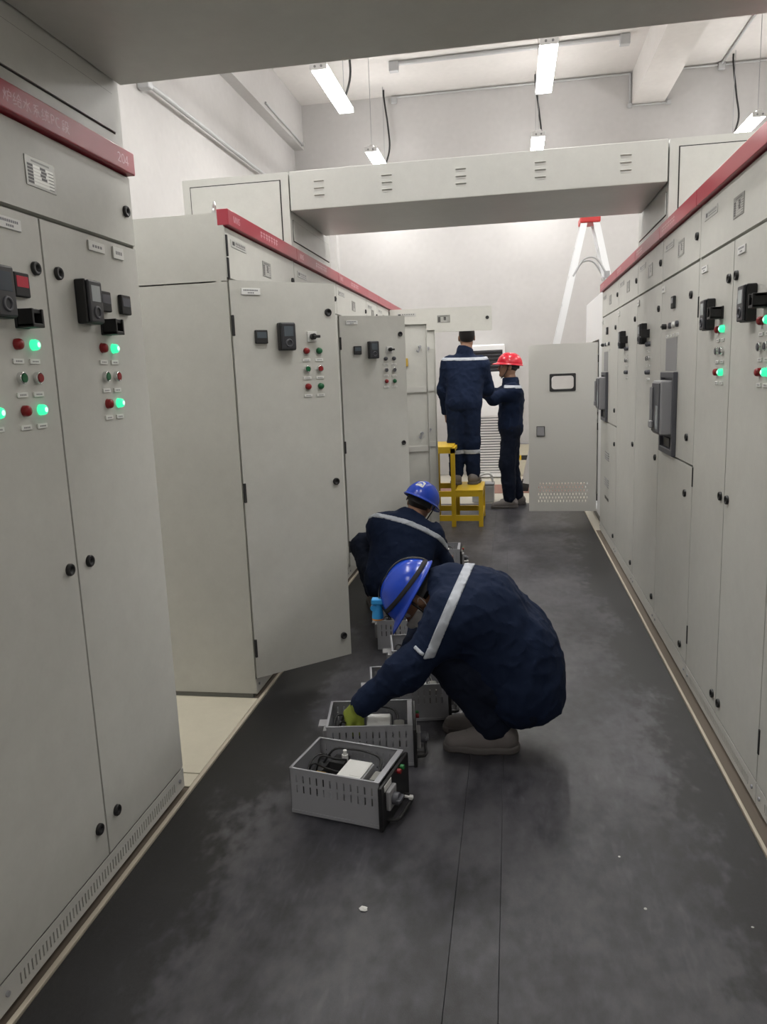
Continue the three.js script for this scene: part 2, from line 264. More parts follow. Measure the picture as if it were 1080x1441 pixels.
// strokes of the lettering on the header strips, on a 100 x 100 grid
const silk = [[[28, 10], [10, 38], [28, 38], [8, 65], [40, 58]], [[8, 88], [42, 78]]];
const GLYPH = {
  lu: [[[12, 35], [18, 50]], [[42, 28], [36, 45]], [[27, 12], [27, 45], [8, 88]], [[27, 50], [46, 85]], [[70, 8], [75, 16]], [[56, 25], [92, 25], [92, 50], [56, 50]], [[56, 25], [56, 60], [48, 92]]],
  gei: [...silk, [[70, 8], [46, 42]], [[70, 8], [96, 42]], [[58, 40], [84, 40]], [[54, 55], [88, 55], [88, 88], [54, 88], [54, 55]]],
  shui: [[[50, 8], [50, 90], [40, 84]], [[12, 35], [40, 35], [10, 78]], [[84, 22], [60, 42]], [[54, 38], [92, 82]]],
  xi: [[[78, 10], [24, 20]], [[52, 18], [30, 38], [62, 38], [28, 60], [80, 56]], [[66, 44], [80, 58]], [[52, 58], [52, 92], [44, 88]], [[30, 68], [16, 86]], [[70, 66], [88, 84]]],
  tong: [...silk, [[70, 6], [74, 14]], [[48, 20], [96, 20]], [[66, 22], [54, 44], [88, 42]], [[80, 32], [90, 46]], [[62, 50], [58, 72], [46, 90]], [[78, 48], [78, 84], [96, 84], [96, 74]]],
  duan: [[[40, 10], [18, 18], [18, 90]], [[18, 38], [40, 38]], [[18, 56], [40, 56]], [[6, 78], [44, 70]], [[58, 12], [56, 34], [48, 44]], [[58, 12], [82, 12], [82, 36], [94, 36]], [[54, 52], [86, 52], [50, 92]], [[58, 58], [94, 92]]],
};
function glyph(g, key, x, y, s) {
  for (const st of GLYPH[key]) { g.beginPath(); st.forEach(([a, b], i) => (i ? g.lineTo(x + a * s / 100, y + b * s / 100) : g.moveTo(x + a * s / 100, y + b * s / 100))); g.stroke(); }
}
function headerTexture(W, marks) {                                   // marks: function(g, pixels per metre, height)
  const k = 1000, w = Math.round(W * k), h = 64;
  return canvasTex(w, h, (g) => { g.fillStyle = redStyle; g.fillRect(0, 0, w, h); g.strokeStyle = g.fillStyle = 'rgb(222,176,184)'; g.lineWidth = 2.6; g.lineCap = 'round'; marks(g, k, h); });
}
const plateTex = canvasTex(128, 80, (g, w, h) => {                   // rating plate: printed table
  g.fillStyle = '#989893'; g.fillRect(0, 0, w, h); g.fillStyle = '#6a6a68'; g.fillRect(26, 8, 78, 5);
  for (let r = 0; r < 6; r++) { g.fillStyle = '#bdbdb8'; g.fillRect(8, 20 + r * 9, 112, 7); g.fillStyle = '#3d3d3d'; g.fillRect(8, 20 + r * 9, 24, 7); if (r < 4) g.fillRect(62 + (r % 2) * 4, 20 + r * 9, 24, 7); g.fillRect(98, 20 + r * 9 + 6, 22, 2); }
});
const makerTex = canvasTex(128, 40, (g, w, h) => { g.fillStyle = '#c4c5c1'; g.fillRect(0, 0, w, h); g.fillStyle = '#4a4c4e'; g.fillRect(12, 8, 18, 20); g.fillStyle = '#777'; for (let i = 0; i < 6; i++) g.fillRect(38 + i * 14, 8, 9, 11); g.fillRect(38, 25, 80, 4); });
const tagTex = canvasTex(64, 22, (g, w, h) => { g.fillStyle = '#e4e4e0'; g.fillRect(0, 0, w, h); g.fillStyle = '#77777a'; for (let i = 0; i < 4; i++) g.fillRect(14 + i * 10, 8, 7, 6); });
const tag2Tex = canvasTex(128, 40, (g, w, h) => { g.fillStyle = '#e6e6e4'; g.fillRect(0, 0, w, h); g.fillStyle = '#6e7076'; for (let i = 0; i < 9; i++) g.fillRect(14 + i * 11, 8, 8, 9); for (let i = 0; i < 4; i++) g.fillRect(42 + i * 11, 24, 8, 8); });
M.plate = std(0xffffff, 0.35, 0.5, { map: plateTex }); M.maker = std(0xffffff, 0.4, 0.3, { map: makerTex }); M.tag = std(0xffffff, 0.5, 0, { map: tagTex }); M.tag2 = std(0xffffff, 0.5, 0, { map: tag2Tex });

// shared small geometry, each modelled around its own mounting point on a door (z is outward)
const G = {};
G.lock = new THREE.LatheGeometry([[0.0001, 0.003], [0.008, 0.003], [0.008, 0.009], [0.0155, 0.01], [0.0175, 0.007], [0.0175, 0]].map((p) => new THREE.Vector2(...p)), 18).rotateX(Math.PI / 2);
G.dome = new THREE.LatheGeometry([[0.0001, 0.019], [0.008, 0.0178], [0.0125, 0.0145], [0.0142, 0.009], [0.0135, 0.0], [0.0155, 0.0]].map((p) => new THREE.Vector2(...p)), 18).rotateX(Math.PI / 2);
G.core = new THREE.SphereGeometry(0.007, 14, 10).scale(1, 1, 0.45).translate(0, 0, 0.0172);
G.ring = new THREE.LatheGeometry([[0.0118, 0.01], [0.0122, 0.0125], [0.0145, 0.0125], [0.0155, 0.0105], [0.0155, 0]].map((p) => new THREE.Vector2(...p)), 18).rotateX(Math.PI / 2);
G.cap = cyl(0, 0, 0.0075, 0.0117, 0.014, 'z', 18, 0.0108);
G.labelPlate = rspan(-0.021, 0.021, -0.0065, 0.0065, 0, 0.004, 0.0012, 1);
G.meter = rspan(-0.03, 0.03, -0.03, 0.03, 0, 0.014, 0.004); G.meterFace = rspan(-0.023, 0.023, -0.006, 0.021, 0.0138, 0.0148, 0.0004, 1);
G.keypad = rspan(-0.039, 0.039, -0.062, 0.062, 0, 0.034, 0.005); G.keypadFace = rspan(-0.036, 0.036, -0.059, 0.059, 0.034, 0.044, 0.005);
G.keypadScreen = rspan(-0.023, 0.023, 0.0, 0.045, 0.0435, 0.0448, 0.0005, 1); G.keypadDial = new THREE.TorusGeometry(0.015, 0.004, 8, 20).translate(0, -0.03, 0.044);
G.rotaryPlate = rspan(-0.024, 0.024, -0.024, 0.024, 0, 0.008, 0.002); G.rotaryKnob = join([cyl(0, 0, 0.018, 0.014, 0.022, 'z', 16), rspan(-0.006, 0.03, -0.0065, 0.0065, 0.02, 0.036, 0.003)]);
G.holder = join([rspan(-0.027, 0.027, -0.027, 0.022, 0, 0.006, 0.002), rspan(-0.024, -0.016, -0.024, 0.02, 0.006, 0.05, 0.002), rspan(-0.02, 0.024, 0.008, 0.02, 0.006, 0.045, 0.003), rspan(0.016, 0.024, -0.024, 0.02, 0.006, 0.05, 0.002), rspan(-0.024, 0.024, -0.026, -0.016, 0.006, 0.05, 0.002)]);
G.plate = rspan(-0.065, 0.065, -0.037, 0.037, 0, 0.002, 0.001, 1); G.maker = rspan(-0.1, 0.1, -0.017, 0.017, 0, 0.002, 0.001, 1);
G.bigTag = rspan(-0.045, 0.045, -0.014, 0.014, 0, 0.005, 0.0015, 1); G.whiteTag = rspan(-0.032, 0.032, -0.018, 0.018, 0, 0.006, 0.002, 1);
G.hinge = rspan(-0.006, 0.006, -0.045, 0.045, -0.004, 0.008, 0.003);
G.eye = join([new THREE.TorusGeometry(0.019, 0.005, 8, 18).translate(0, 0.034, 0), cyl(0, 0.007, 0, 0.012, 0.014, 'y', 12)]);
function faceUv(g) { g = g.clone(); g.computeBoundingBox(); const b = g.boundingBox, p = g.attributes.position, uv = g.attributes.uv; for (let i = 0; i < p.count; i++) uv.setXY(i, (p.getX(i) - b.min.x) / (b.max.x - b.min.x), (p.getY(i) - b.min.y) / (b.max.y - b.min.y)); return g; }
for (const k of ['plate', 'maker', 'labelPlate', 'bigTag', 'whiteTag']) G[k] = faceUv(G[k]);
const put = (door, name, geo, m, u, v, w = 0) => { const o = mesh(name, geo, m, door); o.position.set(u, v, w); return o; };
const indicator = (d, u, v, kind) => { if (kind === 'G') put(d, 'lamp_core', G.core, M.litCore, u, v); return put(d, 'indicator_lamp', G.dome, { r: M.redCap, g: M.greenCap, G: M.litGreen, k: M.slate }[kind], u, v); };
const button = (d, u, v, kind) => { put(d, 'button_ring', G.ring, M.chrome, u, v); put(d, 'push_button', G.cap, { r: M.redCap, g: M.greenCap, k: M.slate }[kind], u, v); };
const plate = (d, u, v) => put(d, 'label_plate', G.labelPlate, M.tag, u, v);
function keypad(d, u, v, pale) { put(d, 'keypad_mount', G.keypad, M.black, u, v); put(d, 'keypad', G.keypadFace, M.keypad, u, v); put(d, 'keypad_screen', G.keypadScreen, pale ? M.screenPale : M.screen, u, v); put(d, 'keypad_dial', G.keypadDial, M.slate, u, v); }
function meter(d, u, v, lit) { put(d, 'meter', G.meter, M.blackSoft, u, v); put(d, 'meter_display', G.meterFace, lit ? M.litRed : M.screen, u, v); }
function rotary(d, u, v) { put(d, 'switch_plate', G.rotaryPlate, M.whitePlastic, u, v); put(d, 'rotary_switch', G.rotaryKnob, M.black, u, v); }
function lampRows(d, u0, u1, kinds, vs = [1.635, 1.552, 1.47]) {     // rows of lamp, button, lamp with a plate under each
  vs.forEach((v, r) => [u0, u1].forEach((u, c) => { const k = kinds[r * 2 + c]; if (r === 1) button(d, u, v, k); else indicator(d, u, v, k); plate(d, u - 0.002, v - 0.042); }));
}
const locks = (d, u, vs = [1.812, 1.005, 0.21]) => vs.forEach((v) => put(d, 'lock', G.lock, M.black, u, v));

function doorGeo(w, v0, v1, hingeRight) {                            // folded sheet: front skin and four returns
  const a = hingeRight ? -w : 0, b = hingeRight ? 0 : w, g = HINGE_GAP;
  return uvMetres(join([span(a + g, b - g, v0, v1, -0.003, 0), span(a + g, a + g + 0.004, v0, v1, -0.026, -0.003), span(b - g - 0.004, b - g, v0, v1, -0.026, -0.003), span(a + g, b - g, v0, v0 + 0.004, -0.026, -0.003), span(a + g, b - g, v1 - 0.004, v1, -0.026, -0.003)]));
}
function addDoor(t, name, { u0, u1, v0, v1, hinge = 'left', angle = 0, fit }) {
  const d = mesh(name, doorGeo(u1 - u0, v0, v1, hinge === 'right'), M.cabinet, t);
  d.position.set(hinge === 'right' ? u1 : u0, 0, angle ? 0.004 : 0); d.rotation.y = angle * Math.PI / 180 * (hinge === 'right' ? 1 : -1);
  if (fit) fit(d, u1 - u0);
  return d;
}
function innerFittings(d, w) {                                       // the inside of a swung-back door: ribs, latches, a yellow tag
  for (const v of [0.35, 0.86, 1.38]) put(d, 'stiffener', join([span(-w + 0.02, -0.02, -0.022, 0.022, -0.016, -0.003), span(-w + 0.02, -0.02, -0.03, -0.022, -0.008, -0.003), span(-w + 0.02, -0.02, 0.022, 0.03, -0.008, -0.003)]), M.cabinetPlain, 0, v);
  for (const v of [0.35, 1.0, 1.75]) put(d, 'latch', join([cyl(0, 0, -0.018, 0.012, 0.03, 'z', 12), bar([0, 0, -0.03], [0.02, -0.05, -0.03], 0.012, 0.006), bar([0.018, -0.046, -0.03], [0.035, -0.03, -0.04], 0.012, 0.006)]), M.zinc, -w + 0.07, v);
  put(d, 'warning_tag', rspan(-0.02, 0.02, -0.035, 0.035, -0.02, -0.003, 0.003), M.wireYellow, -w * 0.62, 1.62);
}

function cabinet(o) {
  const W = Math.abs(o.z1 - o.z0), left = o.side === 'L';
  const t = thing('switchgear_cabinet', o.label, 'cabinet', left ? [LX, 0, o.z0] : [RX, 0, o.z1], left ? Math.PI / 2 : -Math.PI / 2, 'switchgear cabinets along the aisle');
  // carcass: back, top, floor, post frames; the two flanks are panels of their own
  mesh('carcass', uvMetres(join([span(0.015, W - 0.015, 0.1, 2.2, -DEPTH, -DEPTH + 0.01), span(0.002, W - 0.002, 2.2, 2.225, -DEPTH, -0.002), span(0.01, W - 0.01, 0.09, 0.1, -DEPTH, -0.03), span(0.002, 0.028, 0.1, 2.2, -0.055, -0.03), span(W - 0.028, W - 0.002, 0.1, 2.2, -0.055, -0.03), span(0.028, W - 0.028, 1.925, 1.97, -0.055, -0.03), span(0.028, W - 0.028, 2.165, 2.2, -0.055, -0.03), span(0.028, W - 0.028, 0.1, 0.13, -0.055, -0.03)])), M.cabinet, t);
  for (const u of [0.0015, W - 0.0115]) { mesh('side_panel', uvMetres(span(u, u + 0.01, 0.022, 1.937, -DEPTH, -0.004)), M.cabinet, t); mesh('side_panel', uvMetres(span(u, u + 0.01, 1.943, 2.2, -DEPTH, -0.004)), M.cabinet, t); }
  // plinth with ventilation slots
  const s = new THREE.Shape(); s.moveTo(0.003, 0.02); s.lineTo(W - 0.003, 0.02); s.lineTo(W - 0.003, 0.095); s.lineTo(0.003, 0.095); s.closePath();
  if (o.slots) for (let u = 0.09; u < W - 0.085; u += 0.0155) { const p = new THREE.Path(); p.moveTo(u, 0.04); p.lineTo(u, 0.072); p.lineTo(u + 0.0055, 0.072); p.lineTo(u + 0.0055, 0.04); p.closePath(); s.holes.push(p); }
  const pl = mesh('plinth', new THREE.ExtrudeGeometry(s, { depth: 0.003, bevelEnabled: false }).translate(0, 0, -0.003), M.cabinetPlain, t);
  mesh('plinth_core', span(0.004, W - 0.004, 0, 0.09, -DEPTH, -0.02), M.inside, pl);
  for (const u of [0.04, W - 0.04]) mesh('screw', cyl(u, 0.06, 0.002, 0.007, 0.006, 'z', 10), M.zinc, pl);
  // header strip
  const hd = mesh('header_strip', rspan(0.0008, W - 0.0008, 2.172, 2.24, -0.03, 0.022, 0.003, 1), M.red, t);
  if (o.text) mesh('lettering', faceUv(span(0.004, W - 0.004, 2.1755, 2.2365, 0.022, 0.0227)), std(0xffffff, 0.35, 0, { map: headerTexture(W - 0.008, o.text) }), hd);
  for (const u of o.eyes ?? [0.045, W - 0.045]) mesh('lifting_eye', G.eye.clone().rotateY(0.6).translate(u, 2.225, -0.055), M.steel, t);
  addDoor(t, 'upper_door', { u0: 0, u1: W, v0: 1.956, v1: 2.166, ...(o.upper || {}), fit: (d, w) => {
    put(d, 'rating_plate', G.plate, M.plate, w / 2 + 0.03, 2.058); put(d, 'maker_plate', G.maker, M.maker, 0.17, 2.11); put(d, 'lock', G.lock, M.black, w - 0.05, 2.055);
    if (o.upperHinges) for (const v of [1.995, 2.09]) put(d, 'hinge', G.hinge, M.blackSoft, 0.012, v);
  } });
  (o.doors || []).forEach((d) => addDoor(t, 'door', d));
  if (o.inside) {
    mesh('mounting_plate', span(0.03, W - 0.03, 0.14, 1.9, -0.42, -0.415), M.zinc, t);
    mesh('divider', span(W / 2 - 0.012, W / 2 + 0.012, 0.13, 1.925, -0.4, -0.03), M.cabinetPlain, t);
    for (const [u, v, w, h] of [[W * 0.25, 1.5, 0.22, 0.4], [W * 0.25, 0.9, 0.26, 0.3], [W * 0.75, 1.45, 0.24, 0.36], [W * 0.75, 0.75, 0.26, 0.4]]) mesh('drive_unit', rspan(u - w / 2, u + w / 2, v - h / 2, v + h / 2, -0.415, -0.25, 0.012), M.slate, t);
  }
  return t;
}
// a door carrying meter, keypad, switch and lamps
const standardFit = (kinds, { hinge = 'left', lit = false, lockU, hold = true, lv } = {}) => (d, w) => {
  const o = hinge === 'right' ? -w : 0, L = lockU ?? (hinge === 'right' ? 0.05 : w - 0.045);
  meter(d, o + 0.135, 1.7, false); keypad(d, o + 0.255, 1.7, lit); (hold ? put(d, 'switch_guard', G.holder, M.black, o + 0.392, 1.7) : rotary(d, o + 0.392, 1.7));
  lampRows(d, o + 0.36, o + 0.427, kinds); locks(d, o + L, lv); put(d, 'white_tag', G.bigTag, M.tag2, o + 0.1, 1.897);
  if (!hold || hinge === 'left') for (const v of [0.25, 1.0, 1.75]) put(d, 'hinge', G.hinge, M.blackSoft, hinge === 'right' ? -0.008 : 0.008, v, -0.004);
};
const DV = { v0: 0.102, v1: 1.944 };

// --- left row, nearest
cabinet({ side: 'L', z0: -1.375, z1: -2.435, eyes: [], slots: true, label: 'nearest cabinet on the left, under the first bridge, red header strip reading 204',
  text: (g, k, h) => { ['lu', 'gei', 'shui', 'xi', 'tong'].forEach((n, i) => glyph(g, n, (0.4 + i * 0.0385) * k, 13, 37)); g.font = '38px sans-serif'; g.fillText('PC', 0.594 * k, h / 2 + 13); glyph(g, 'duan', 0.645 * k, 13, 37); g.font = '42px sans-serif'; g.fillText('204', 0.945 * k, h / 2 + 15); },
  doors: [
    { u0: 0, u1: 0.53, ...DV, hinge: 'left', fit: (d) => { keypad(d, 0.3, 1.735, false); meter(d, 0.41, 1.762, true); put(d, 'switch_guard', G.holder, M.black, 0.405, 1.682); lampRows(d, 0.375, 0.442, ['r', 'G', 'g', 'r', 'r', 'G'], [1.616, 1.532, 1.45]); locks(d, 0.488); put(d, 'white_tag', G.bigTag, M.tag2, 0.4, 1.908); indicator(d, 0.27, 1.45, 'G'); plate(d, 0.265, 1.41); } },
    { u0: 0.53, u1: 1.06, ...DV, hinge: 'right', fit: (d, w) => { const o = -w; keypad(d, o + 0.172, 1.745, true); meter(d, o + 0.282, 1.757, false); meter(d, o + 0.405, 1.757, false); put(d, 'switch_guard', G.holder, M.black, o + 0.283, 1.684); lampRows(d, o + 0.253, o + 0.318, ['r', 'G', 'g', 'r', 'r', 'G'], [1.619, 1.534, 1.452]); locks(d, o + 0.06); put(d, 'white_tag', G.bigTag, M.tag, o + 0.274, 1.914); put(d, 'white_tag', G.whiteTag, M.tag, o + 0.4, 1.914); } }] });
// --- left row beyond the gap
const midText = (g, k, h) => { g.font = '40px sans-serif'; g.fillText('MNS', 0.06 * k, h / 2 + 14); for (let i = 0; i < 7; i++) { const x = (0.43 + i * 0.041) * k; g.fillRect(x, 18, 30, 5); g.fillRect(x + 12, 14, 5, 34); g.fillRect(x + 2, 34, 26, 4); g.fillRect(x + 4 + (i % 3) * 7, 24, 4, 22); } };
const offKinds = ['r', 'g', 'g', 'r', 'r', 'g'];
cabinet({ side: 'L', z0: -3.262, z1: -4.335, inside: true, upperHinges: true, text: midText, label: 'cabinet at the start of the second left row, its door ajar in the foreground',
  doors: [{ u0: 0, u1: 0.53, ...DV, angle: 48, fit: standardFit(offKinds, { hold: false }) }, { u0: 0.53, u1: 1.073, ...DV, hinge: 'right', fit: (d, w) => locks(d, -w + 0.05) }] });
cabinet({ side: 'L', z0: -4.335, z1: -5.4, eyes: [], label: 'second cabinet of the second left row, standing below the riser box of the far bridge', text: midText,
  doors: [{ u0: 0, u1: 0.53, ...DV, fit: standardFit(offKinds, { hold: false }) }, { u0: 0.53, u1: 1.065, ...DV, hinge: 'right', fit: (d, w) => locks(d, -w + 0.05) }] });
cabinet({ side: 'L', z0: -5.4, z1: -6.54, inside: true, label: 'third cabinet of the second left row, with both tall doors swung wide', text: midText,
  doors: [{ u0: 0.02, u1: 0.55, ...DV, angle: 56, fit: standardFit(['k', 'k', 'k', 'k', 'r', 'g'], { hold: false }) }, { u0: 0.62, u1: 1.14, ...DV, hinge: 'right', angle: 109, fit: innerFittings }] });
cabinet({ side: 'L', z0: -6.54, z1: -7.08, inside: false, label: 'narrow single door cabinet behind the crouching worker, door folded back', text: null,
  doors: [{ u0: 0, u1: 0.53, v0: 0.102, v1: 1.915, hinge: 'right', angle: 97, fit: innerFittings }] });
cabinet({ side: 'L', z0: -7.08, z1: -7.76, label: 'closed cabinet between the folded back door and the worker on the yellow steps', text: null,
  doors: [{ u0: 0, u1: 0.68, ...DV, fit: (d, w) => locks(d, w - 0.05) }] });
cabinet({ side: 'L', z0: -7.76, z1: -8.85, inside: true, label: 'last cabinet of the left row, upper flap swung out over the worker on the steps', text: null,
  upper: { u0: 0.012, u1: 1.05, v0: 1.93, v1: 2.168, angle: 83 },
  doors: [{ u0: 0.03, u1: 0.53, ...DV, angle: 170, fit: (d, w) => locks(d, w - 0.05) }, { u0: 0.55, u1: 1.09, ...DV, hinge: 'right' }] });

// --- right row
const litKinds = ['r', 'G', 'k', 'k', 'r', 'G'], LVR = [1.815, 0.99, 0.165];
const RHD = (n) => (g, k, h) => { for (let i = 0; i < n; i++) { const x = (0.06 + i * 0.041) * k; g.fillRect(x, 20, 28, 4); g.fillRect(x + 12, 14, 4, 34); g.fillRect(x + 2, 36, 24, 4); } };
function breakerFit(d, w) {
  const s = w / 0.83, L = w - 0.13;
  meter(d, 0.33 * s, 1.815, false); for (const [i, k] of ['k', 'k', 'w', 'k'].entries()) { const u = (0.17 + i * 0.085) * s; if (i === 0) { put(d, 'rotary_switch', G.rotaryKnob, M.black, u, 1.705); } else { put(d, 'button_ring', G.ring, k === 'w' ? M.whitePlastic : M.slate, u, 1.705); put(d, 'push_button', G.cap, k === 'w' ? M.whitePlastic : M.slate, u, 1.705); } plate(d, u, 1.655); }
  const u0 = 0.12 * s, u1 = u0 + 0.34;
  put(d, 'mimic_panel', rspan(0, 0.27, 0, 0.165, 0, 0.002, 0.0008, 1), M.greyPlastic, u0 + 0.03, 1.478);
  put(d, 'breaker_frame', join([rspan(0, 0.34, 0.39, 0.42, 0, 0.022, 0.004), rspan(0, 0.34, 0, 0.03, 0, 0.022, 0.004), rspan(0, 0.03, 0.02, 0.4, 0, 0.022, 0.004), rspan(0.31, 0.34, 0.02, 0.4, 0, 0.022, 0.004), span(0.02, 0.32, 0.02, 0.4, 0, 0.004)]), M.slate, u0, 1.052);
  put(d, 'circuit_breaker', rspan(0.045, 0.265, 0.1, 0.378, 0, 0.066, 0.01), M.greyPlastic, u0, 1.052);
  put(d, 'breaker_face', rspan(0.055, 0.255, 0.112, 0.366, 0.064, 0.072, 0.004), M.slate, u0, 1.052);
  put(d, 'charging_handle', join([rspan(0.075, 0.095, 0.16, 0.345, 0.072, 0.088, 0.006), rspan(0.07, 0.12, 0.13, 0.17, 0.072, 0.092, 0.008)]), M.greyPlastic, u0, 1.052);
  put(d, 'breaker_label', rspan(0.17, 0.23, 0.13, 0.25, 0.072, 0.074, 0.0008, 1), M.screenPale, u0, 1.052);
  put(d, 'racking_slot', rspan(0.1, 0.24, 0.035, 0.085, 0.004, 0.014, 0.004), M.black, u0, 1.052);
  locks(d, L, [1.815, 1.17]); put(d, 'white_tag', G.whiteTag, M.tag, 0.05, 1.905);
}
cabinet({ side: 'R', eyes: [], z0: -1.39, z1: -2.525, slots: true, label: 'nearest cabinet on the right, cut off by the picture edge', text: null, doors: [{ u0: 0, u1: 0.565, ...DV, fit: standardFit(litKinds, { lit: true, lv: LVR }) }, { u0: 0.565, u1: 1.135, ...DV, hinge: 'right', fit: standardFit(litKinds, { hinge: 'right', lit: true, lv: LVR }) }] });
cabinet({ side: 'R', z0: -2.525, z1: -3.59, slots: true, label: 'double door cabinet on the right with glowing green lamps', text: null,
  doors: [{ u0: 0, u1: 0.53, ...DV, fit: standardFit(litKinds, { lit: true, lv: LVR }) }, { u0: 0.53, u1: 1.065, ...DV, hinge: 'right', fit: standardFit(litKinds, { hinge: 'right', lit: true, lv: LVR }) }] });
cabinet({ side: 'R', eyes: [0.785], z0: -3.59, z1: -4.42, label: 'right row cabinet with the larger looking protruding grey circuit breaker', text: RHD(8),
  doors: [{ u0: 0, u1: 0.83, v0: 1.052, v1: 1.944, fit: breakerFit }, { u0: 0, u1: 0.83, v0: 0.102, v1: 1.042, fit: (d, w) => locks(d, w - 0.13, [0.905, 0.155]) }] });
cabinet({ side: 'R', eyes: [], z0: -4.42, z1: -5.24, label: 'right row cabinet with black keypad, just beyond the near grey circuit breaker', text: RHD(5),
  doors: [{ u0: 0, u1: 0.82, ...DV, fit: (d, w) => { keypad(d, 0.33, 1.7, true); put(d, 'switch_guard', G.holder, M.black, 0.44, 1.7); lampRows(d, 0.42, 0.485, ['k', 'k', 'k', 'k', 'k', 'k']); locks(d, w - 0.075, LVR); put(d, 'white_tag', G.whiteTag, M.tag, 0.05, 1.905); } }] });
cabinet({ side: 'R', eyes: [0.045], z0: -5.24, z1: -6.14, label: 'right row cabinet with black keypad, just short of the far circuit breaker', text: RHD(5),
  doors: [{ u0: 0, u1: 0.9, ...DV, fit: (d, w) => { keypad(d, 0.36, 1.7, true); put(d, 'switch_guard', G.holder, M.black, 0.47, 1.7); lampRows(d, 0.45, 0.515, ['k', 'k', 'k', 'k', 'k', 'k']); locks(d, w - 0.075, LVR); put(d, 'white_tag', G.whiteTag, M.tag, 0.05, 1.905); } }] });
cabinet({ side: 'R', z0: -6.14, z1: -7.2, label: 'farthest right row cabinet with red header, small looking breaker and louvred lower door', text: RHD(5),
  doors: [{ u0: 0, u1: 1.06, v0: 1.052, v1: 1.944, fit: breakerFit }, { u0: 0, u1: 1.06, v0: 0.102, v1: 1.042, fit: (d, w) => {
    for (const v of [0.76, 0.53]) for (let k = 0; k < 4; k++) put(d, 'louvre', box(0, 0, 0, 0.24, 0.014, 0.004).rotateX(0.6), M.greyPlastic, 0.5, v - 0.03 + k * 0.02, 0.004);
    put(d, 'card_slot', rspan(-0.12, 0.12, -0.012, 0.012, 0, 0.003, 0.001, 1), M.black, 0.5, 0.39); locks(d, w - 0.1, [0.905, 0.155]); } }] });

// --- cable bridges and their riser boxes
function riser(x0, x1, z0, z1, label) {
  const t = thing('riser_box', label, 'riser box', [0, 0, 0]), aisle = Math.abs(x0) < Math.abs(x1) ? x0 : x1, s = aisle < 0 ? 1 : -1;
  mesh('housing', uvMetres(span(x0, x1, 2.2405, 2.645, z0, z1)), M.bridge, t);
  const f = mesh('access_panel', uvMetres(span(Math.min(x0, x1) + 0.05, Math.max(x0, x1) - 0.05, 2.262, 2.6, z0 + 0.001, z0 + 0.007)), M.bridge, t);
  mesh('access_panel', uvMetres(span(aisle + s * 0.001, aisle + s * 0.006, 2.285, 2.395, z0 - 0.05, z1 + 0.05)), M.bridge, t);
  mesh('seam', span(Math.min(x0, x1) + 0.044, Math.max(x0, x1) - 0.044, 2.256, 2.606, z0, z0 + 0.0015), M.gasket, f);
  mesh('panel_shadow_gap', span(aisle, aisle + s * 0.0015, 2.281, 2.399, z0 - 0.046, z1 + 0.046), M.gasket, t).name = 'seam';
}
riser(LX, -1.845, -4.318, -5.27, 'riser box on the second left row, left end of the far cable bridge');
riser(RX, 1.46, -4.318, -5.27, 'riser box on the right row, right end of the far cable bridge');
riser(LX, -1.845, -1.5, -2.412, 'riser box on the nearest left cabinet, under the first bridge');
riser(RX, 1.46, -1.5, -2.412, 'riser box on the nearest right cabinet, right end of the first bridge');
function bridgeDuct(z0, z1, label, vents) {
  const t = thing('cable_bridge', label, 'cable duct', [0, 0, 0]);
  mesh('duct', uvMetres(rspan(LX + 0.008, RX - 0.008, 2.437, 2.645, z0 + 0.004, z1, 0.004, 1)), M.bridge, t);
  if (vents) for (const x of [-1.043, -0.662, -0.259, 0.159, 0.593]) for (const y of [2.503, 2.54, 2.577]) mesh('louvre', join([box(0, 0.004, 0.005, 0.056, 0.004, 0.012).rotateX(-0.5), box(0, -0.003, 0.0, 0.05, 0.006, 0.004)]).translate(x, y, z0 + 0.004), M.bridge, t);
}
bridgeDuct(-4.318, -5.115, 'far grey cable bridge with louvred side spanning the aisle', true);
bridgeDuct(-1.56, -2.412, 'near cable bridge, its dark underside across the top of the picture', false);
{
  const t = thing('warning_beacon', 'small grey domed beacon on the left end of the far bridge', 'beacon', [-1.3, 2.645, -4.9]);
  mesh('dome', new THREE.LatheGeometry([[0.0001, 0.12], [0.03, 0.112], [0.05, 0.085], [0.056, 0.04], [0.056, 0.012], [0.064, 0.008], [0.064, 0]].map((p) => new THREE.Vector2(...p)), 20), M.greyPlastic, t);
}
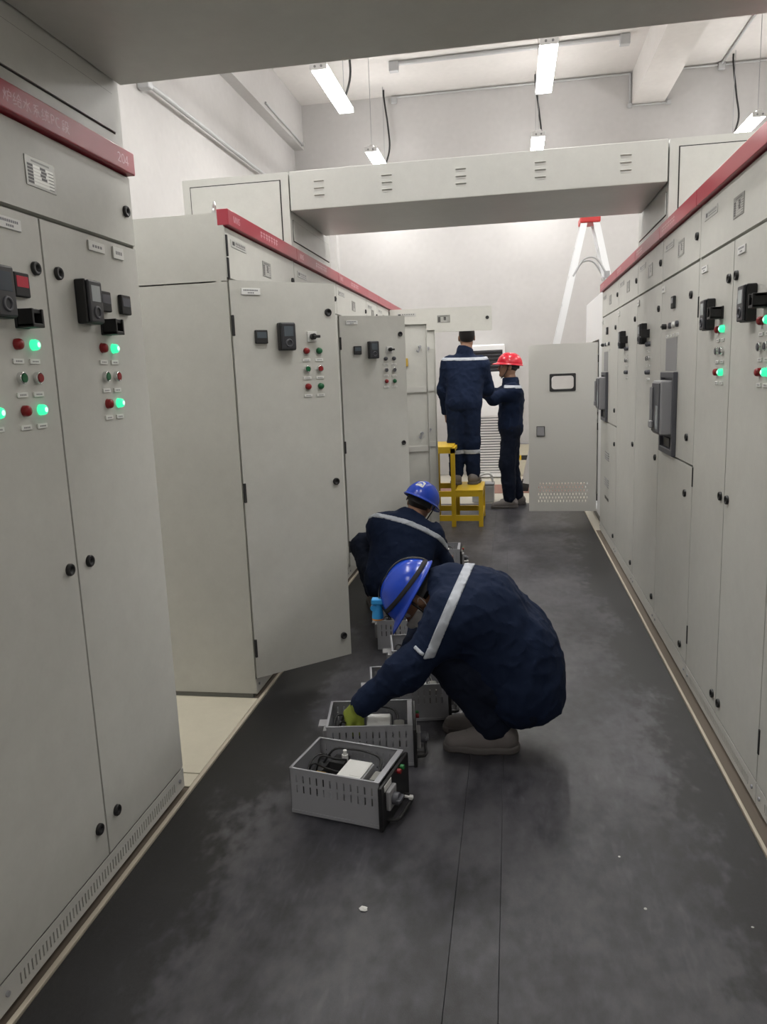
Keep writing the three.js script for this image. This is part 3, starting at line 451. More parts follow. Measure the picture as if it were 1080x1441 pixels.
// ---------------------------------------------------------------- withdrawable drawers on the mat
const drawerParts = (() => {
  const L = 0.335, D = 0.238, H = 0.168, list = [];
  const wall = (w, h, slots) => {
    const s = new THREE.Shape(); s.moveTo(0, 0); s.lineTo(w, 0); s.lineTo(w, h); s.lineTo(0, h); s.closePath();
    if (slots) for (let c = 0; c < 12; c++) for (const y of [0.078, 0.116]) { const x = 0.022 + c * 0.0258, p = new THREE.Path(); p.moveTo(x, y); p.lineTo(x, y + 0.028); p.lineTo(x + 0.0055, y + 0.028); p.lineTo(x + 0.0055, y); p.closePath(); s.holes.push(p); }
    return new THREE.ExtrudeGeometry(s, { depth: 0.0015, bevelEnabled: false });
  };
  const lip = (z) => join([span(0, L, H - 0.002, H, z - 0.004, z + 0.004), span(0, L, 0.0, 0.012, z - 0.005, z + 0.005)]);
  list.push(['side_wall', join([wall(L, H, true).translate(0, 0, -0.0015), lip(-0.003)]), M.zinc]);
  list.push(['side_wall', join([wall(L, H, true).translate(0, 0, -D), lip(-D + 0.003)]), M.zinc]);
  list.push(['end_wall', join([span(0, 0.0015, 0.02, H, -D, 0), span(-0.002, 0.007, H - 0.003, H, -D, 0)]), M.zinc]);
  list.push(['base_pan', span(0.001, L, 0.005, 0.007, -D + 0.002, -0.002), M.zinc]);
  list.push(['inner_wall', join([span(L - 0.02, L - 0.018, 0.02, H - 0.004, -D + 0.004, -0.004), span(L - 0.02, L, H - 0.006, H - 0.001, -D + 0.002, -0.002)]), M.zinc]);
  list.push(['front_panel', rspan(L, L + 0.014, -0.003, H - 0.012, -D - 0.012, 0.014, 0.004), M.black]);
  list.push(['operating_plate', rspan(L + 0.014, L + 0.03, 0.058, 0.128, -0.085, -0.02, 0.004), M.greyPlastic]);
  list.push(['operating_knob', join([cyl(L + 0.04, 0.09, -0.053, 0.021, 0.022, 'x', 18), rspan(L + 0.045, L + 0.062, 0.084, 0.096, -0.078, -0.03, 0.004)]), M.slate]);
  list.push(['name_slip', rspan(L + 0.014, L + 0.016, 0.13, 0.152, -0.075, -0.01, 0.0008, 1), M.paper]);
  list.push(['green_button', cyl(L + 0.02, 0.14, -0.17, 0.009, 0.014, 'x', 14), M.greenPlastic]);
  list.push(['red_button', cyl(L + 0.02, 0.14, -0.14, 0.009, 0.014, 'x', 14), M.redCap]);
  list.push(['white_knob', join([cyl(L + 0.03, 0.035, -0.16, 0.005, 0.036, 'x', 10), rspan(L + 0.046, L + 0.06, 0.028, 0.042, -0.168, -0.152, 0.003)]), M.whitePlastic]);
  list.push(['pull_handle', tube([[L + 0.012, 0.02, -0.03], [L + 0.045, 0.02, -0.04], [L + 0.05, 0.02, -0.11], [L + 0.045, 0.02, -0.19], [L + 0.012, 0.02, -0.2]], 0.006, 20, 8), M.blackSoft]);
  list.push(['rear_connector', join([rspan(-0.045, 0.0, 0.115, 0.121, -0.17, -0.11, 0.002, 1), rspan(-0.025, 0.0, 0.03, 0.112, -0.165, -0.115, 0.003), rspan(-0.02, 0.0, 0.05, 0.13, -0.09, -0.05, 0.003)]), M.greyPlastic]);
  list.push(['breaker_block', rspan(0.15, 0.25, 0.03, 0.135, -0.17, -0.035, 0.004), M.greyPlastic]);
  list.push(['breaker_lid', join([rspan(0.155, 0.245, 0.135, 0.141, -0.165, -0.04, 0.002, 1), span(0.2, 0.24, 0.141, 0.1418, -0.15, -0.06)]), M.paper]);
  list.push(['contactor', join([rspan(0.258, 0.302, 0.03, 0.115, -0.16, -0.06, 0.004), rspan(0.265, 0.295, 0.115, 0.126, -0.14, -0.08, 0.002)]), M.inside]);
  list.push(['terminal_strip', join([rspan(0.02, 0.06, 0.03, 0.1, -0.2, -0.03, 0.003), rspan(0.075, 0.13, 0.02, 0.12, -0.22, -0.16, 0.003)]), M.blackSoft]);
  list.push(['transformer', join([cyl(0.12, 0.1, -0.2, 0.012, 0.07, 'y', 14), cyl(0.12, 0.142, -0.2, 0.007, 0.02, 'y', 12)]), M.whitePlastic]);
  list.push(['wiring', join([tube([[0.03, 0.09, -0.06], [0.05, 0.15, -0.08], [0.08, 0.13, -0.1], [0.12, 0.11, -0.12], [0.16, 0.1, -0.14]], 0.0035), tube([[0.04, 0.1, -0.12], [0.06, 0.155, -0.13], [0.1, 0.14, -0.15], [0.13, 0.12, -0.19]], 0.0035), tube([[0.04, 0.1, -0.18], [0.08, 0.15, -0.2], [0.13, 0.15, -0.215], [0.2, 0.15, -0.215], [0.26, 0.14, -0.2], [0.28, 0.12, -0.13]], 0.004), tube([[0.05, 0.09, -0.05], [0.02, 0.12, -0.1], [0.03, 0.14, -0.16], [0.06, 0.12, -0.2]], 0.003)]), M.black]);
  list.push(['cable_lug', join([cyl(0.085, 0.12, -0.07, 0.009, 0.035, 'x', 12), cyl(0.115, 0.115, -0.075, 0.005, 0.03, 'x', 10)]), M.wireYellow]);
  return list;
})();
const drawerSpots = [
  [-0.772, -2.329, -0.21, 'nearest open grey drawer on the mat, standing clear of the gloved hand'],
  [-0.717, -2.64, 0.145, 'open grey drawer with the green gloved hand reaching into it'],
  [-0.612, -3.03, 0.2, 'third grey drawer from the camera, beneath the sleeve of the reaching worker'],
  [-0.588, -3.47, 0.19, 'fourth grey drawer from the camera, below the face of the leaning worker'],
  [-0.745, -3.93, 0.05, 'fifth grey drawer from the camera, under the front worker\u2019s blue helmet'],
  [-0.735, -5.65, 0.04, 'grey drawer farthest away, to the right of the crouching worker behind'],
];
let drawer0 = null;
for (const [x, z, a, label] of drawerSpots) {
  let t;
  if (!drawer0) { t = drawer0 = thing('withdrawable_module', label, 'module', [x, 0.008, z], a, 'withdrawn drawers lined up on the mat'); for (const [n, g, m] of drawerParts) mesh(n, g, m, t); }
  else { t = drawer0.clone(); t.name = numbered('withdrawable_module'); scene.add(t); t.position.set(x, 0.008, z); t.rotation.y = a; t.userData = { ...drawer0.userData, label }; }
}

// ---------------------------------------------------------------- yellow steps
{
  const t = thing('step_platform', 'yellow steel step platform under the standing worker', 'step stool', [-0.5, 0.005, -7.66]);
  const q = 0.042, x0 = -0.3, x1 = 0.215, xm = -0.075, z0 = 0.28, z1 = -0.34;
  for (const x of [x1 - q / 2, xm]) for (const z of [z0 - q / 2, z1 + q / 2]) mesh('leg', span(x - q / 2, x + q / 2, 0, x === xm ? 0.78 : 0.365, z - q / 2, z + q / 2), M.yellow, t);
  for (const z of [z0 - q / 2, z1 + q / 2]) mesh('leg', span(x0, x0 + q, 0, 0.78, z - q / 2, z + q / 2), M.yellow, t);
  for (const y of [0.085, 0.33]) {
    for (const z of [z0 - q / 2, z1 + q / 2]) mesh('rail', span(x0 + q, x1 - q, y - 0.027, y + 0.027, z - q / 2 + 0.002, z + q / 2 - 0.002), M.yellow, t);
    mesh('rail', span(x1 - q + 0.002, x1 - 0.002, y - 0.027, y + 0.027, z1 + q, z0 - q), M.yellow, t);
  }
  for (const z of [z0 - q / 2, z1 + q / 2]) mesh('rail', span(x0 + q, xm + q / 2, 0.735, 0.787, z - q / 2, z + q / 2), M.yellow, t);
  mesh('rail', span(xm - q / 2 + 0.001, xm + q / 2 - 0.001, 0.75, 0.785, z1 + q, z0 - q), M.yellow, t);
  mesh('tread', rspan(xm + q / 2, x1, 0.352, 0.368, z1, z0, 0.003, 1), M.yellow, t);
  mesh('tread', rspan(x0, xm, 0.786, 0.8, z1, z0, 0.003, 1), M.yellow, t);
}
// ---------------------------------------------------------------- folding ladder
{
  const t = thing('step_ladder', 'tall aluminium folding ladder with a red top, standing against the end wall', 'ladder', [0.945, -0.004, -9.9]);
  const top = 3.29, sp = 0.79;
  for (const s of [-1, 1]) {
    const pts = [];
    for (const z of [-0.2, 0.2]) { mesh('rail', bar([s * 0.07, top - 0.05, z * 0.62], [s * sp, 0.03, z], 0.075, 0.028), M.alu, t); mesh('foot', bar([s * (sp - 0.02), 0.1, z], [s * sp, 0, z], 0.085, 0.04), M.blackSoft, t); }
    for (let k = 1; k < 10; k++) { const f = k / 10, y = top * f, x = s * (0.07 + (sp - 0.07) * (1 - f)), z = 0.2 - 0.076 * f; mesh('rung', box(x, y, 0, 0.05, 0.028, z * 2), M.alu, t); }
  }
  mesh('top_cap', rspan(-0.12, 0.12, top - 0.06, top + 0.02, -0.16, 0.16, 0.02), std(lin(0.5, 0.03, 0.03), 0.4), t);
  for (const z of [-0.15, 0.15]) { mesh('spreader', tube([[-0.2, 2.62, z], [-0.06, 2.82, z], [0.06, 2.82, z], [0.2, 2.62, z]], 0.012, 20), M.galv, t); mesh('bracket', rspan(0.17, 0.23, 2.58, 2.66, z - 0.02, z + 0.02, 0.004), M.greyPlastic, t); }
}
// ---------------------------------------------------------------- odds and ends by the standing workers
{
  const t = thing('tool_bag', 'grey tool box with a pale handle beside the feet of the red helmeted worker', 'tool box', [-0.34, -0.004, -8.95]);
  mesh('case', rspan(-0.13, 0.13, 0, 0.2, -0.1, 0.1, 0.015), M.galv, t); mesh('lid', rspan(-0.135, 0.135, 0.2, 0.23, -0.105, 0.105, 0.01), M.greyPlastic, t);
  mesh('handle', tube([[-0.09, 0.22, 0], [-0.05, 0.3, 0], [0.08, 0.33, 0], [0.12, 0.22, 0]], 0.014), M.paper, t);
}
const scraps = [[-0.428, -1.875, 0.01, 'white scrap of plastic on the black mat in the foreground'], [0.36, -1.97, 0.004, 'small white fragment on the mat towards the right row'], [0.32, -2.2, 0.0035, 'tiny white fragment on the mat right of the front worker'], [0.63, -1.93, 0.0035, 'tiny white speck on the mat beside the right edging']];
for (const [x, z, r, label] of scraps) { const g = new THREE.IcosahedronGeometry(r, 1); const p = g.attributes.position; for (let i = 0; i < p.count; i++) { const n = 1 + 0.35 * noise3(p.getX(i) * 90, p.getY(i) * 90, p.getZ(i) * 90 + x); p.setXYZ(i, p.getX(i) * n * 1.2, p.getY(i) * n * 0.35, p.getZ(i) * n); } g.computeVertexNormals(); const o = mesh('paper_scrap', g, M.paper); o.position.set(x, 0.005 + r * 0.32, z); tag(o, label, 'scrap'); }
// ---------------------------------------------------------------- people: distance fields of tapered bones, meshed
const vv = (a) => (a.isVector3 ? a.clone() : V(...a));
function bone(a, b, ra, rb) { a = vv(a); b = vv(b); const d = b.clone().sub(a), l2 = d.lengthSq() || 1e-9; return { ax: a.x, ay: a.y, az: a.z, dx: d.x, dy: d.y, dz: d.z, l2, ra, rb }; }
function dBone(o, x, y, z) {
  const px = x - o.ax, py = y - o.ay, pz = z - o.az; let t = (px * o.dx + py * o.dy + pz * o.dz) / o.l2; t = t < 0 ? 0 : t > 1 ? 1 : t;
  const qx = px - o.dx * t, qy = py - o.dy * t, qz = pz - o.dz * t; return Math.sqrt(qx * qx + qy * qy + qz * qz) - (o.ra + (o.rb - o.ra) * t);
}
const smin = (a, b, k) => { const h = Math.max(0, k - Math.abs(a - b)) / k; return Math.min(a, b) - h * h * k * 0.25; };
const field = (bones, k = 0.05) => (x, y, z) => { let d = 1e3; for (const o of bones) d = smin(d, dBone(o, x, y, z), k); return d; };
function surface(f, lo, hi, cell) {
  const c = [0, 1, 2].map((i) => (lo[i] + hi[i]) / 2), half = Math.max(hi[0] - lo[0], hi[1] - lo[1], hi[2] - lo[2]) / 2 + cell * 3, n = Math.max(12, Math.ceil(2 * half / cell) + 1);
  const mc = new MarchingCubes(n, M.skin, false, false, 260000); mc.isolation = 0;
  const h = n / 2, at = (i, k) => c[k] + (i - h) / h * half;
  for (let z = 0; z < n; z++) for (let y = 0; y < n; y++) for (let x = 0; x < n; x++) {
    const X = at(x, 0), Y = at(y, 1), Z = at(z, 2), out = X < lo[0] - cell || X > hi[0] + cell || Y < lo[1] - cell || Y > hi[1] + cell || Z < lo[2] - cell || Z > hi[2] + cell;
    mc.field[x + y * n + z * n * n] = out ? -0.1 : -f(X, Y, Z);
  }
  mc.update();
  const g0 = new THREE.BufferGeometry(), p = mc.positionArray.slice(0, mc.count * 3);
  for (let i = 0; i < p.length; i++) p[i] = c[i % 3] + p[i] * half;
  g0.setAttribute('position', new THREE.BufferAttribute(p, 3));
  const g = mergeVertices(g0, 1e-5); g.computeVertexNormals(); return g;
}
function bounds(bones, pad) { const lo = [1e3, 1e3, 1e3], hi = [-1e3, -1e3, -1e3]; for (const o of bones) for (const t of [0, 1]) [o.ax + o.dx * t, o.ay + o.dy * t, o.az + o.dz * t].forEach((v, i) => { const r = Math.max(o.ra, o.rb) + pad; lo[i] = Math.min(lo[i], v - r); hi[i] = Math.max(hi[i], v + r); }); return [lo, hi]; }
function frame(F, U) { const f = vv(F).normalize(), r = vv(U).cross(f).normalize(), u = f.clone().cross(r).normalize(); return { x: r, y: u, z: f }; }   // x is to the viewer's right when facing the face... the figure's own left
const local = (c, fr) => { const m = new THREE.Matrix4().makeBasis(fr.x, fr.y, fr.z).setPosition(vv(c)); return { m, inv: m.clone().invert() }; };
function ell(x, y, z, cx, cy, cz, rx, ry, rz) { const a = (x - cx) / rx, b = (y - cy) / ry, c = (z - cz) / rz, k = Math.sqrt(a * a + b * b + c * c); return (k - 1) * Math.min(rx, ry, rz); }
const hb = { nose: bone([0, 0.0, 0.088], [0, -0.036, 0.106], 0.008, 0.0135), brow: bone([-0.034, 0.02, 0.074], [0.034, 0.02, 0.074], 0.013, 0.013), lip: bone([-0.018, -0.063, 0.084], [0.018, -0.063, 0.084], 0.009, 0.009), chin: bone([-0.012, -0.1, 0.07], [0.012, -0.1, 0.07], 0.02, 0.02) };
function headField(x, y, z) {
  let d = ell(x, y, z, 0, 0.032, -0.012, 0.076, 0.098, 0.096);
  d = smin(d, ell(x, y, z, 0, -0.045, 0.02, 0.06, 0.075, 0.072), 0.03); d = smin(d, dBone(hb.chin, x, y, z), 0.025); d = smin(d, dBone(hb.brow, x, y, z), 0.02);
  for (const s of [-1, 1]) { const e = Math.hypot(x - s * 0.032, y, z - 0.1) - 0.017; d = -smin(-d, e, 0.008); d = Math.min(d, Math.hypot(x - s * 0.032, y + 0.001, z - 0.076) - 0.0135); d = smin(d, ell(x, y, z, s * 0.079, -0.008, -0.006, 0.011, 0.032, 0.02), 0.008); }
  d = smin(d, dBone(hb.nose, x, y, z), 0.012); d = smin(d, dBone(hb.lip, x, y, z), 0.01); return d;
}
const skinC = [0.3, 0.165, 0.105], lipC = [0.26, 0.1, 0.08], white = [0.6, 0.58, 0.55], dark = [0.012, 0.01, 0.009];
function handBones(wrist, dir, palm, left, curl = 0.5) {               // palm, four unequal fingers with two bends, a thumb from the side
  const f = vv(dir).normalize(), n = vv(palm).normalize(), s = f.clone().cross(n).normalize().multiplyScalar(left ? 1 : -1), w = vv(wrist), P = (a, b, c) => w.clone().addScaledVector(f, a).addScaledVector(s, b).addScaledVector(n, c), out = [];
  for (const b of [-0.03, -0.01, 0.01, 0.03]) out.push(bone(P(-0.01, b * 0.6, 0), P(0.085, b, 0), 0.018, 0.013));
  [[-0.032, 0.062, 0.0085], [-0.011, 0.078, 0.0095], [0.011, 0.085, 0.0098], [0.032, 0.076, 0.0095]].forEach(([b, L, r]) => {
    const p0 = P(0.085, b, 0), a1 = curl, a2 = curl * 2.1, p1 = p0.clone().addScaledVector(f, L * 0.5 * Math.cos(a1)).addScaledVector(n, L * 0.5 * Math.sin(a1)), p2 = p1.clone().addScaledVector(f, L * 0.5 * Math.cos(a2)).addScaledVector(n, L * 0.5 * Math.sin(a2));
    out.push(bone(p0, p1, r, r * 0.95), bone(p1, p2, r * 0.95, r * 0.8));
  });
  const t0 = P(0.025, 0.03, 0.004), t1 = P(0.055, 0.055, 0.018), t2 = P(0.085, 0.058, 0.034); out.push(bone(t0, t1, 0.0135, 0.011), bone(t1, t2, 0.011, 0.009));
  return out;
}
// helmet shell: p(angle round, position along profile)
function helmetPoint(phi, t, off = 0) {                               // phi 0 is the front; t 0 crown .. 1 rim
  const th = t * Math.PI / 2, a = 0.112 + off, b = (Math.cos(phi) > 0 ? 0.138 : 0.142) + off, h = 0.118 + off;
  const x = Math.sin(phi) * Math.sin(th) * a, z = Math.cos(phi) * Math.sin(th) * b, ridge = 0.006 * Math.exp(-Math.pow(x / 0.02, 2)) * Math.sin(Math.min(1, t * 1.3) * Math.PI) + 0.004 * Math.exp(-Math.pow((Math.abs(x) - 0.045) / 0.008, 2)) * Math.sin(Math.min(1, t * 1.1) * Math.PI);
  return V(x, Math.cos(th) * h + ridge, z);
}
function gridGeo(nu, nv, f) {
  const p = [], idx = []; for (let j = 0; j <= nv; j++) for (let i = 0; i <= nu; i++) { const q = f(i / nu, j / nv); p.push(q.x, q.y, q.z); }
  for (let j = 0; j < nv; j++) for (let i = 0; i < nu; i++) { const a = j * (nu + 1) + i, b = a + 1, c = a + nu + 1, d = c + 1; idx.push(a, c, b, b, c, d); }
  const g = new THREE.BufferGeometry(); g.setAttribute('position', new THREE.Float32BufferAttribute(p, 3)); g.setIndex(idx); const m = mergeVertices(g, 1e-6); m.computeVertexNormals(); return m;
}
function helmetShell() {
  return gridGeo(56, 34, (u, v) => {
    const phi = u * 2 * Math.PI;
    if (v < 0.55) return helmetPoint(phi, v / 0.55);
    const fr = Math.max(0, Math.cos(phi)), e = 0.012 + 0.05 * Math.pow(fr, 2.2), base = helmetPoint(phi, 1), out = V(base.x, 0, base.z).normalize();
    if (v < 0.68) { const k = (v - 0.55) / 0.13; return base.clone().addScaledVector(out, e * k).add(V(0, -0.012 * k - 0.014 * fr * k * k, 0)); }
    if (v < 0.76) { const k = (v - 0.68) / 0.08; return base.clone().addScaledVector(out, e * (1 - k)).add(V(0, -0.015 - 0.014 * fr * (1 - k), 0)); }
    return helmetPoint(phi, 1 - (v - 0.76) / 0.24, -0.006);
  });
}
const helmetGeo = helmetShell(), strapRing = (tilt) => gridGeo(48, 3, (u, v) => { const phi = u * 2 * Math.PI, c = Math.cos(phi), t = 0.78 + tilt * c; const p = helmetPoint(phi, Math.min(0.99, t + [0, 0.05, 0.1, 0.1][Math.round(v * 3)] * (v > 0.9 ? 1 : 1)), v > 0.9 ? -0.002 : 0.003); return p; });
function wrinkle(x, y, z, amp) { const r = 1 - Math.abs(noise3(x * 7 + 2, y * 10, z * 7)) * 2; return amp * (noise3(x * 9, y * 7, z * 9) * 0.5 - r * r * r * 0.55 + noise3(x * 22 + 5, y * 16, z * 22) * 0.25 + noise3(x * 3, y * 3, z * 3) * 0.5); }

function person(o) {
  const J = Object.fromEntries(Object.entries(o.J).map(([k, a]) => [k, vv(a)])), base = vv(o.base);
  const t = thing('person', o.label, 'person', [base.x, base.y, base.z]);
  const part = (name, g, m, parent = t) => { if (parent === t) g.translate(-base.x, -base.y, -base.z); return mesh(name, g, m, parent); };
  const mid = (a, b, f = 0.5) => a.clone().lerp(b, f), hc = J.head, fr = frame(o.headF, o.headU), H = local(hc, fr), skullBase = hc.clone().addScaledVector(fr.y, -0.07).addScaledVector(fr.z, -0.025);
  // the body, one continuous surface: trunk, limbs, neck; head and hands on finer grids
  const b = [bone(J.pelvis, J.chest, 0.115, 0.12), bone(J.hipL, J.hipR, 0.1, 0.1), bone(mid(J.chest, J.shL, 0.7), mid(J.chest, J.shR, 0.7), 0.08, 0.08), bone(J.chest, J.neck, 0.09, 0.06), bone(J.neck, skullBase, 0.056, 0.052)];
  for (const s of ['L', 'R']) b.push(bone(J['sh' + s], J['el' + s], 0.055, 0.042), bone(J['el' + s], J['wr' + s], 0.042, 0.029), bone(J['hip' + s], J['kn' + s], 0.085, 0.058), bone(J['kn' + s], J['an' + s], 0.058, 0.04));
  const [lo, hi] = bounds(b, 0.01), geos = [surface(field(b, 0.05), lo, hi, o.bodyCell || 0.016)];
  const q = new THREE.Vector3(), hf = (x, y, z) => { q.set(x, y, z).applyMatrix4(H.inv); return smin(headField(q.x, q.y, q.z), dBone(b[4], x, y, z), 0.03); };
  const hg = surface(hf, [hc.x - 0.15, hc.y - 0.16, hc.z - 0.15], [hc.x + 0.15, hc.y + 0.16, hc.z + 0.15], 0.0042); geos.push(hg);
  for (const s of ['L', 'R']) {
    if (o.glove && s === 'L') continue;
    const d = (o['hand' + s] || {}), dir = d.dir || J['wr' + s].clone().sub(J['el' + s]), bones = handBones(J['wr' + s], dir, d.palm || [0, -1, 0], s === 'L', d.curl ?? 0.5), [l, h] = bounds(bones, 0.004); bones.push(b.find((x) => Math.abs(x.ax + x.dx - J['wr' + s].x) < 1e-6 && Math.abs(x.ay + x.dy - J['wr' + s].y) < 1e-6));
    geos.push(surface(field(bones, 0.01), l, h, 0.0045));
  }
  for (const g of geos) {
    const p = g.attributes.position, col = new Float32Array(p.count * 3);
    for (let i = 0; i < p.count; i++) {
      let c = skinC; q.set(p.getX(i), p.getY(i), p.getZ(i)).applyMatrix4(H.inv); const ax = Math.abs(q.x);
      if (g === hg && q.z > 0.03) {
        if (Math.hypot(ax - 0.032, q.y, q.z - 0.076) < 0.0145) c = Math.hypot(ax - 0.032, q.y) < 0.0065 ? dark : white;
        else if (Math.abs(q.y - 0.024) < 0.006 && ax > 0.014 && ax < 0.05) c = dark; else if (dBone(hb.lip, q.x, q.y, q.z) < 0.003 && ax < 0.024) c = lipC;
      }
      col.set(c, i * 3);
    }
    g.setAttribute('color', new THREE.BufferAttribute(col, 3));
  }
  part('body', mergeGeometries(geos.map((g) => g.toNonIndexed())), M.skin);
  // clothes follow the bones with slack and folds
  const cs = o.slack || 1, cell = o.cell || 0.012;
  const up = J.neck.clone().sub(J.pelvis).normalize();
  const jb = [bone(J.pelvis, J.chest, 0.125 * cs, 0.132 * cs), bone(mid(J.hipL, J.hipR, 0.12), mid(J.hipR, J.hipL, 0.12), 0.118 * cs, 0.118 * cs), bone(mid(J.chest, J.shL, 0.8), mid(J.chest, J.shR, 0.8), 0.095, 0.095), bone(mid(J.chest, J.shL, 0.55), mid(J.pelvis, J.hipL, 0.75), 0.112 * cs, 0.112 * cs), bone(mid(J.chest, J.shR, 0.55), mid(J.pelvis, J.hipR, 0.75), 0.112 * cs, 0.112 * cs), bone(J.chest, J.neck, 0.1, 0.072), bone(J.neck, mid(J.neck, skullBase, 0.42), 0.074, 0.068)];
  for (const x of o.bulge || []) jb.push(bone(...x));
  for (const s of ['L', 'R']) jb.push(bone(J['sh' + s], J['el' + s], 0.078, 0.064), bone(J['el' + s], mid(J['el' + s], J['wr' + s], 0.94), 0.064, 0.05));
  const jf0 = field(jb, o.blend || 0.055), hem = o.hem ? vv(o.hem) : J.pelvis.clone().addScaledVector(up, -0.16), hn = o.hemN ? vv(o.hemN).normalize() : up;
  const collar = mid(J.neck, skullBase, 0.5), cn = skullBase.clone().sub(J.neck).normalize();
  const jf = (x, y, z) => { let d = jf0(x, y, z); if (d < 0.06) d += wrinkle(x, y, z, 0.009); const cut = (hem.x - x) * hn.x + (hem.y - y) * hn.y + (hem.z - z) * hn.z; d = Math.max(d, cut - (Math.hypot(x - hem.x, y - hem.y, z - hem.z) > 0.32 ? 1 : 0)); const c2 = (x - collar.x) * cn.x + (y - collar.y) * cn.y + (z - collar.z) * cn.z; if (Math.hypot(x - collar.x, y - collar.y, z - collar.z) < 0.15) d = Math.max(d, c2); return d; };
  const [jl, jh] = bounds(jb, 0.02); const jk = part('jacket', surface(jf, jl, jh, cell), o.jacket || M.navy);
  const tb = [bone(J.hipL, J.hipR, 0.112, 0.112), bone(mid(J.hipL, J.hipR), J.pelvis, 0.12, 0.118)];
  for (const s of ['L', 'R']) tb.push(bone(J['hip' + s], J['kn' + s], 0.108, 0.083), bone(J['kn' + s], mid(J['kn' + s], J['an' + s], 0.95), 0.083, 0.07));
  const tf0 = field(tb, 0.04), tf = (x, y, z) => { let d = tf0(x, y, z); if (d < 0.06) d += wrinkle(x + 3, y, z, 0.009); return d; }, [tl, th] = bounds(tb, 0.02);
  const tr = part('trousers', surface(tf, tl, th, cell), o.trousers || M.navyDark);
  for (const st of o.stripes || []) {                                 // a reflective band: the cloth surface, a little proud, inside a slab
    const c = vv(st.c), n = vv(st.n).normalize(), src = st.leg ? tf : jf, r = st.r || 0.4;
    const sf = (x, y, z) => Math.max(src(x, y, z) - 0.005, -(src(x, y, z) + 0.012), Math.abs((x - c.x) * n.x + (y - c.y) * n.y + (z - c.z) * n.z) - (st.w || 0.022), st.clip ? st.clip(x, y, z) : -1);
    const lo2 = [c.x - r, c.y - r, c.z - r], hi2 = [c.x + r, c.y + r, c.z + r], [sl, sh] = st.leg ? [tl, th] : [jl, jh];
    part('reflective_stripe', surface(sf, lo2.map((v, i) => Math.max(v, sl[i])), hi2.map((v, i) => Math.min(v, sh[i])), st.cell || 0.008), M.reflective, t);
  }
  // shoes
  for (const s of ['L', 'R']) {
    const a = J['an' + s], d = vv(o['foot' + s]).setY(0).normalize(), g = a.y - o.ankle, P = (k, y) => V(a.x + d.x * k, g + y, a.z + d.z * k);
    const sb = [bone(P(-0.045, 0.045), P(0.06, 0.045), 0.046, 0.047), bone(P(0.06, 0.042), P(0.17, 0.03), 0.047, 0.036), bone(P(-0.035, 0.07), P(0.01, 0.115), 0.047, 0.046)];
    const f0 = field(sb, 0.03), [l, h] = bounds(sb, 0.012), ff = (x, y, z) => Math.max(f0(x, y, z), g + 0.012 - y), sole = (x, y, z) => Math.max(f0(x, Math.max(y, g + 0.035), z) - 0.006, Math.abs(y - g - 0.014) - 0.014);
    const sm = part('shoe', surface(ff, l, h, 0.006), M.shoe); mesh('sole', surface(sole, l, h, 0.006).translate(-base.x, -base.y, -base.z), M.sole, sm);
    const sd = V(-d.z, 0, d.x), lace = []; for (let k = 0; k < 4; k++) { const c = P(0.035 + k * 0.026, 0.1 - k * 0.0075), e = (q2, dy) => c.clone().addScaledVector(sd, q2).add(V(0, dy, 0)).sub(base).toArray(); lace.push(tube([e(-0.03, -0.018), e(-0.012, -0.002), e(0.012, -0.002), e(0.03, -0.018)], 0.0035, 10, 6)); }
    mesh('laces', join(lace), M.sole, sm);
  }
  // hair, helmet
  const hairF = (x, y, z) => { q.set(x, y, z).applyMatrix4(H.inv); const e = ell(q.x, q.y, q.z, 0, 0.034, -0.016, 0.081, 0.104, 0.1); return Math.max(e, 0.0 + (q.z - 0.02) - Math.max(0, q.y - 0.03) * 1.2, -q.y - (o.nape || 0.055)); };
  part('hair', surface(hairF, [hc.x - 0.14, hc.y - 0.14, hc.z - 0.14], [hc.x + 0.14, hc.y + 0.16, hc.z + 0.14], 0.005), M.hair);
  if (o.helmet) {
    const hm = part('helmet', helmetGeo.clone().translate(0, 0.032, -0.008).applyMatrix4(H.m), o.helmet), rim = (g) => g.translate(0, 0.032, -0.008).applyMatrix4(H.m).translate(-base.x, -base.y, -base.z);
    mesh('chin_strap', rim(join([tube([[0.1, -0.0, 0.02], [0.086, -0.07, 0.03], [0.05, -0.145, 0.06], [0, -0.165, 0.075], [-0.05, -0.145, 0.06], [-0.086, -0.07, 0.03], [-0.1, -0.0, 0.02]], 0.004, 30, 6)])), M.lining, hm);
    mesh('nape_band', rim(gridGeo(24, 2, (u, v) => { const ph = Math.PI * (0.55 + 0.9 * u); return V(Math.sin(ph) * 0.092, -0.012 - v * 0.035, Math.cos(ph) * 0.112); })), M.lining, hm);
    if (o.sticker) { const st = o.sticker; mesh('sticker', rim(gridGeo(14, 8, (u, v) => helmetPoint(st.phi + (u - 0.5) * st.dphi, st.t0 + v * (st.t1 - st.t0), 0.0012))), M.paper, hm); if (st.mark) mesh('emblem', rim(gridGeo(10, 4, (u, v) => helmetPoint(st.phi + (u - 0.5) * st.dphi * 0.7, st.t0 + (0.45 + 0.35 * v - 0.25 * Math.sin(u * Math.PI)) * (st.t1 - st.t0), 0.002))), M.helmetBlue, hm); }
    if (o.headlamp) {
      mesh('lamp_strap', rim(strapRing(-0.1)), M.lining, hm);
      mesh('crown_strap', rim(gridGeo(30, 2, (u, v) => { const s = u * 2 - 1; return helmetPoint(s < 0 ? 0.0 : Math.PI, Math.abs(s) * 0.9, 0.004).add(V((v - 0.5) * 0.026, 0, 0)); })), M.lining, hm);
      mesh('strap_pad', rim(gridGeo(8, 2, (u, v) => helmetPoint(0, 0.2 + 0.3 * u, 0.0065).add(V((v - 0.5) * 0.03, 0, 0)))), M.reflective, hm);
      const lp = (g) => rim(g.rotateX(o.headlamp.tilt).translate(...o.headlamp.at));
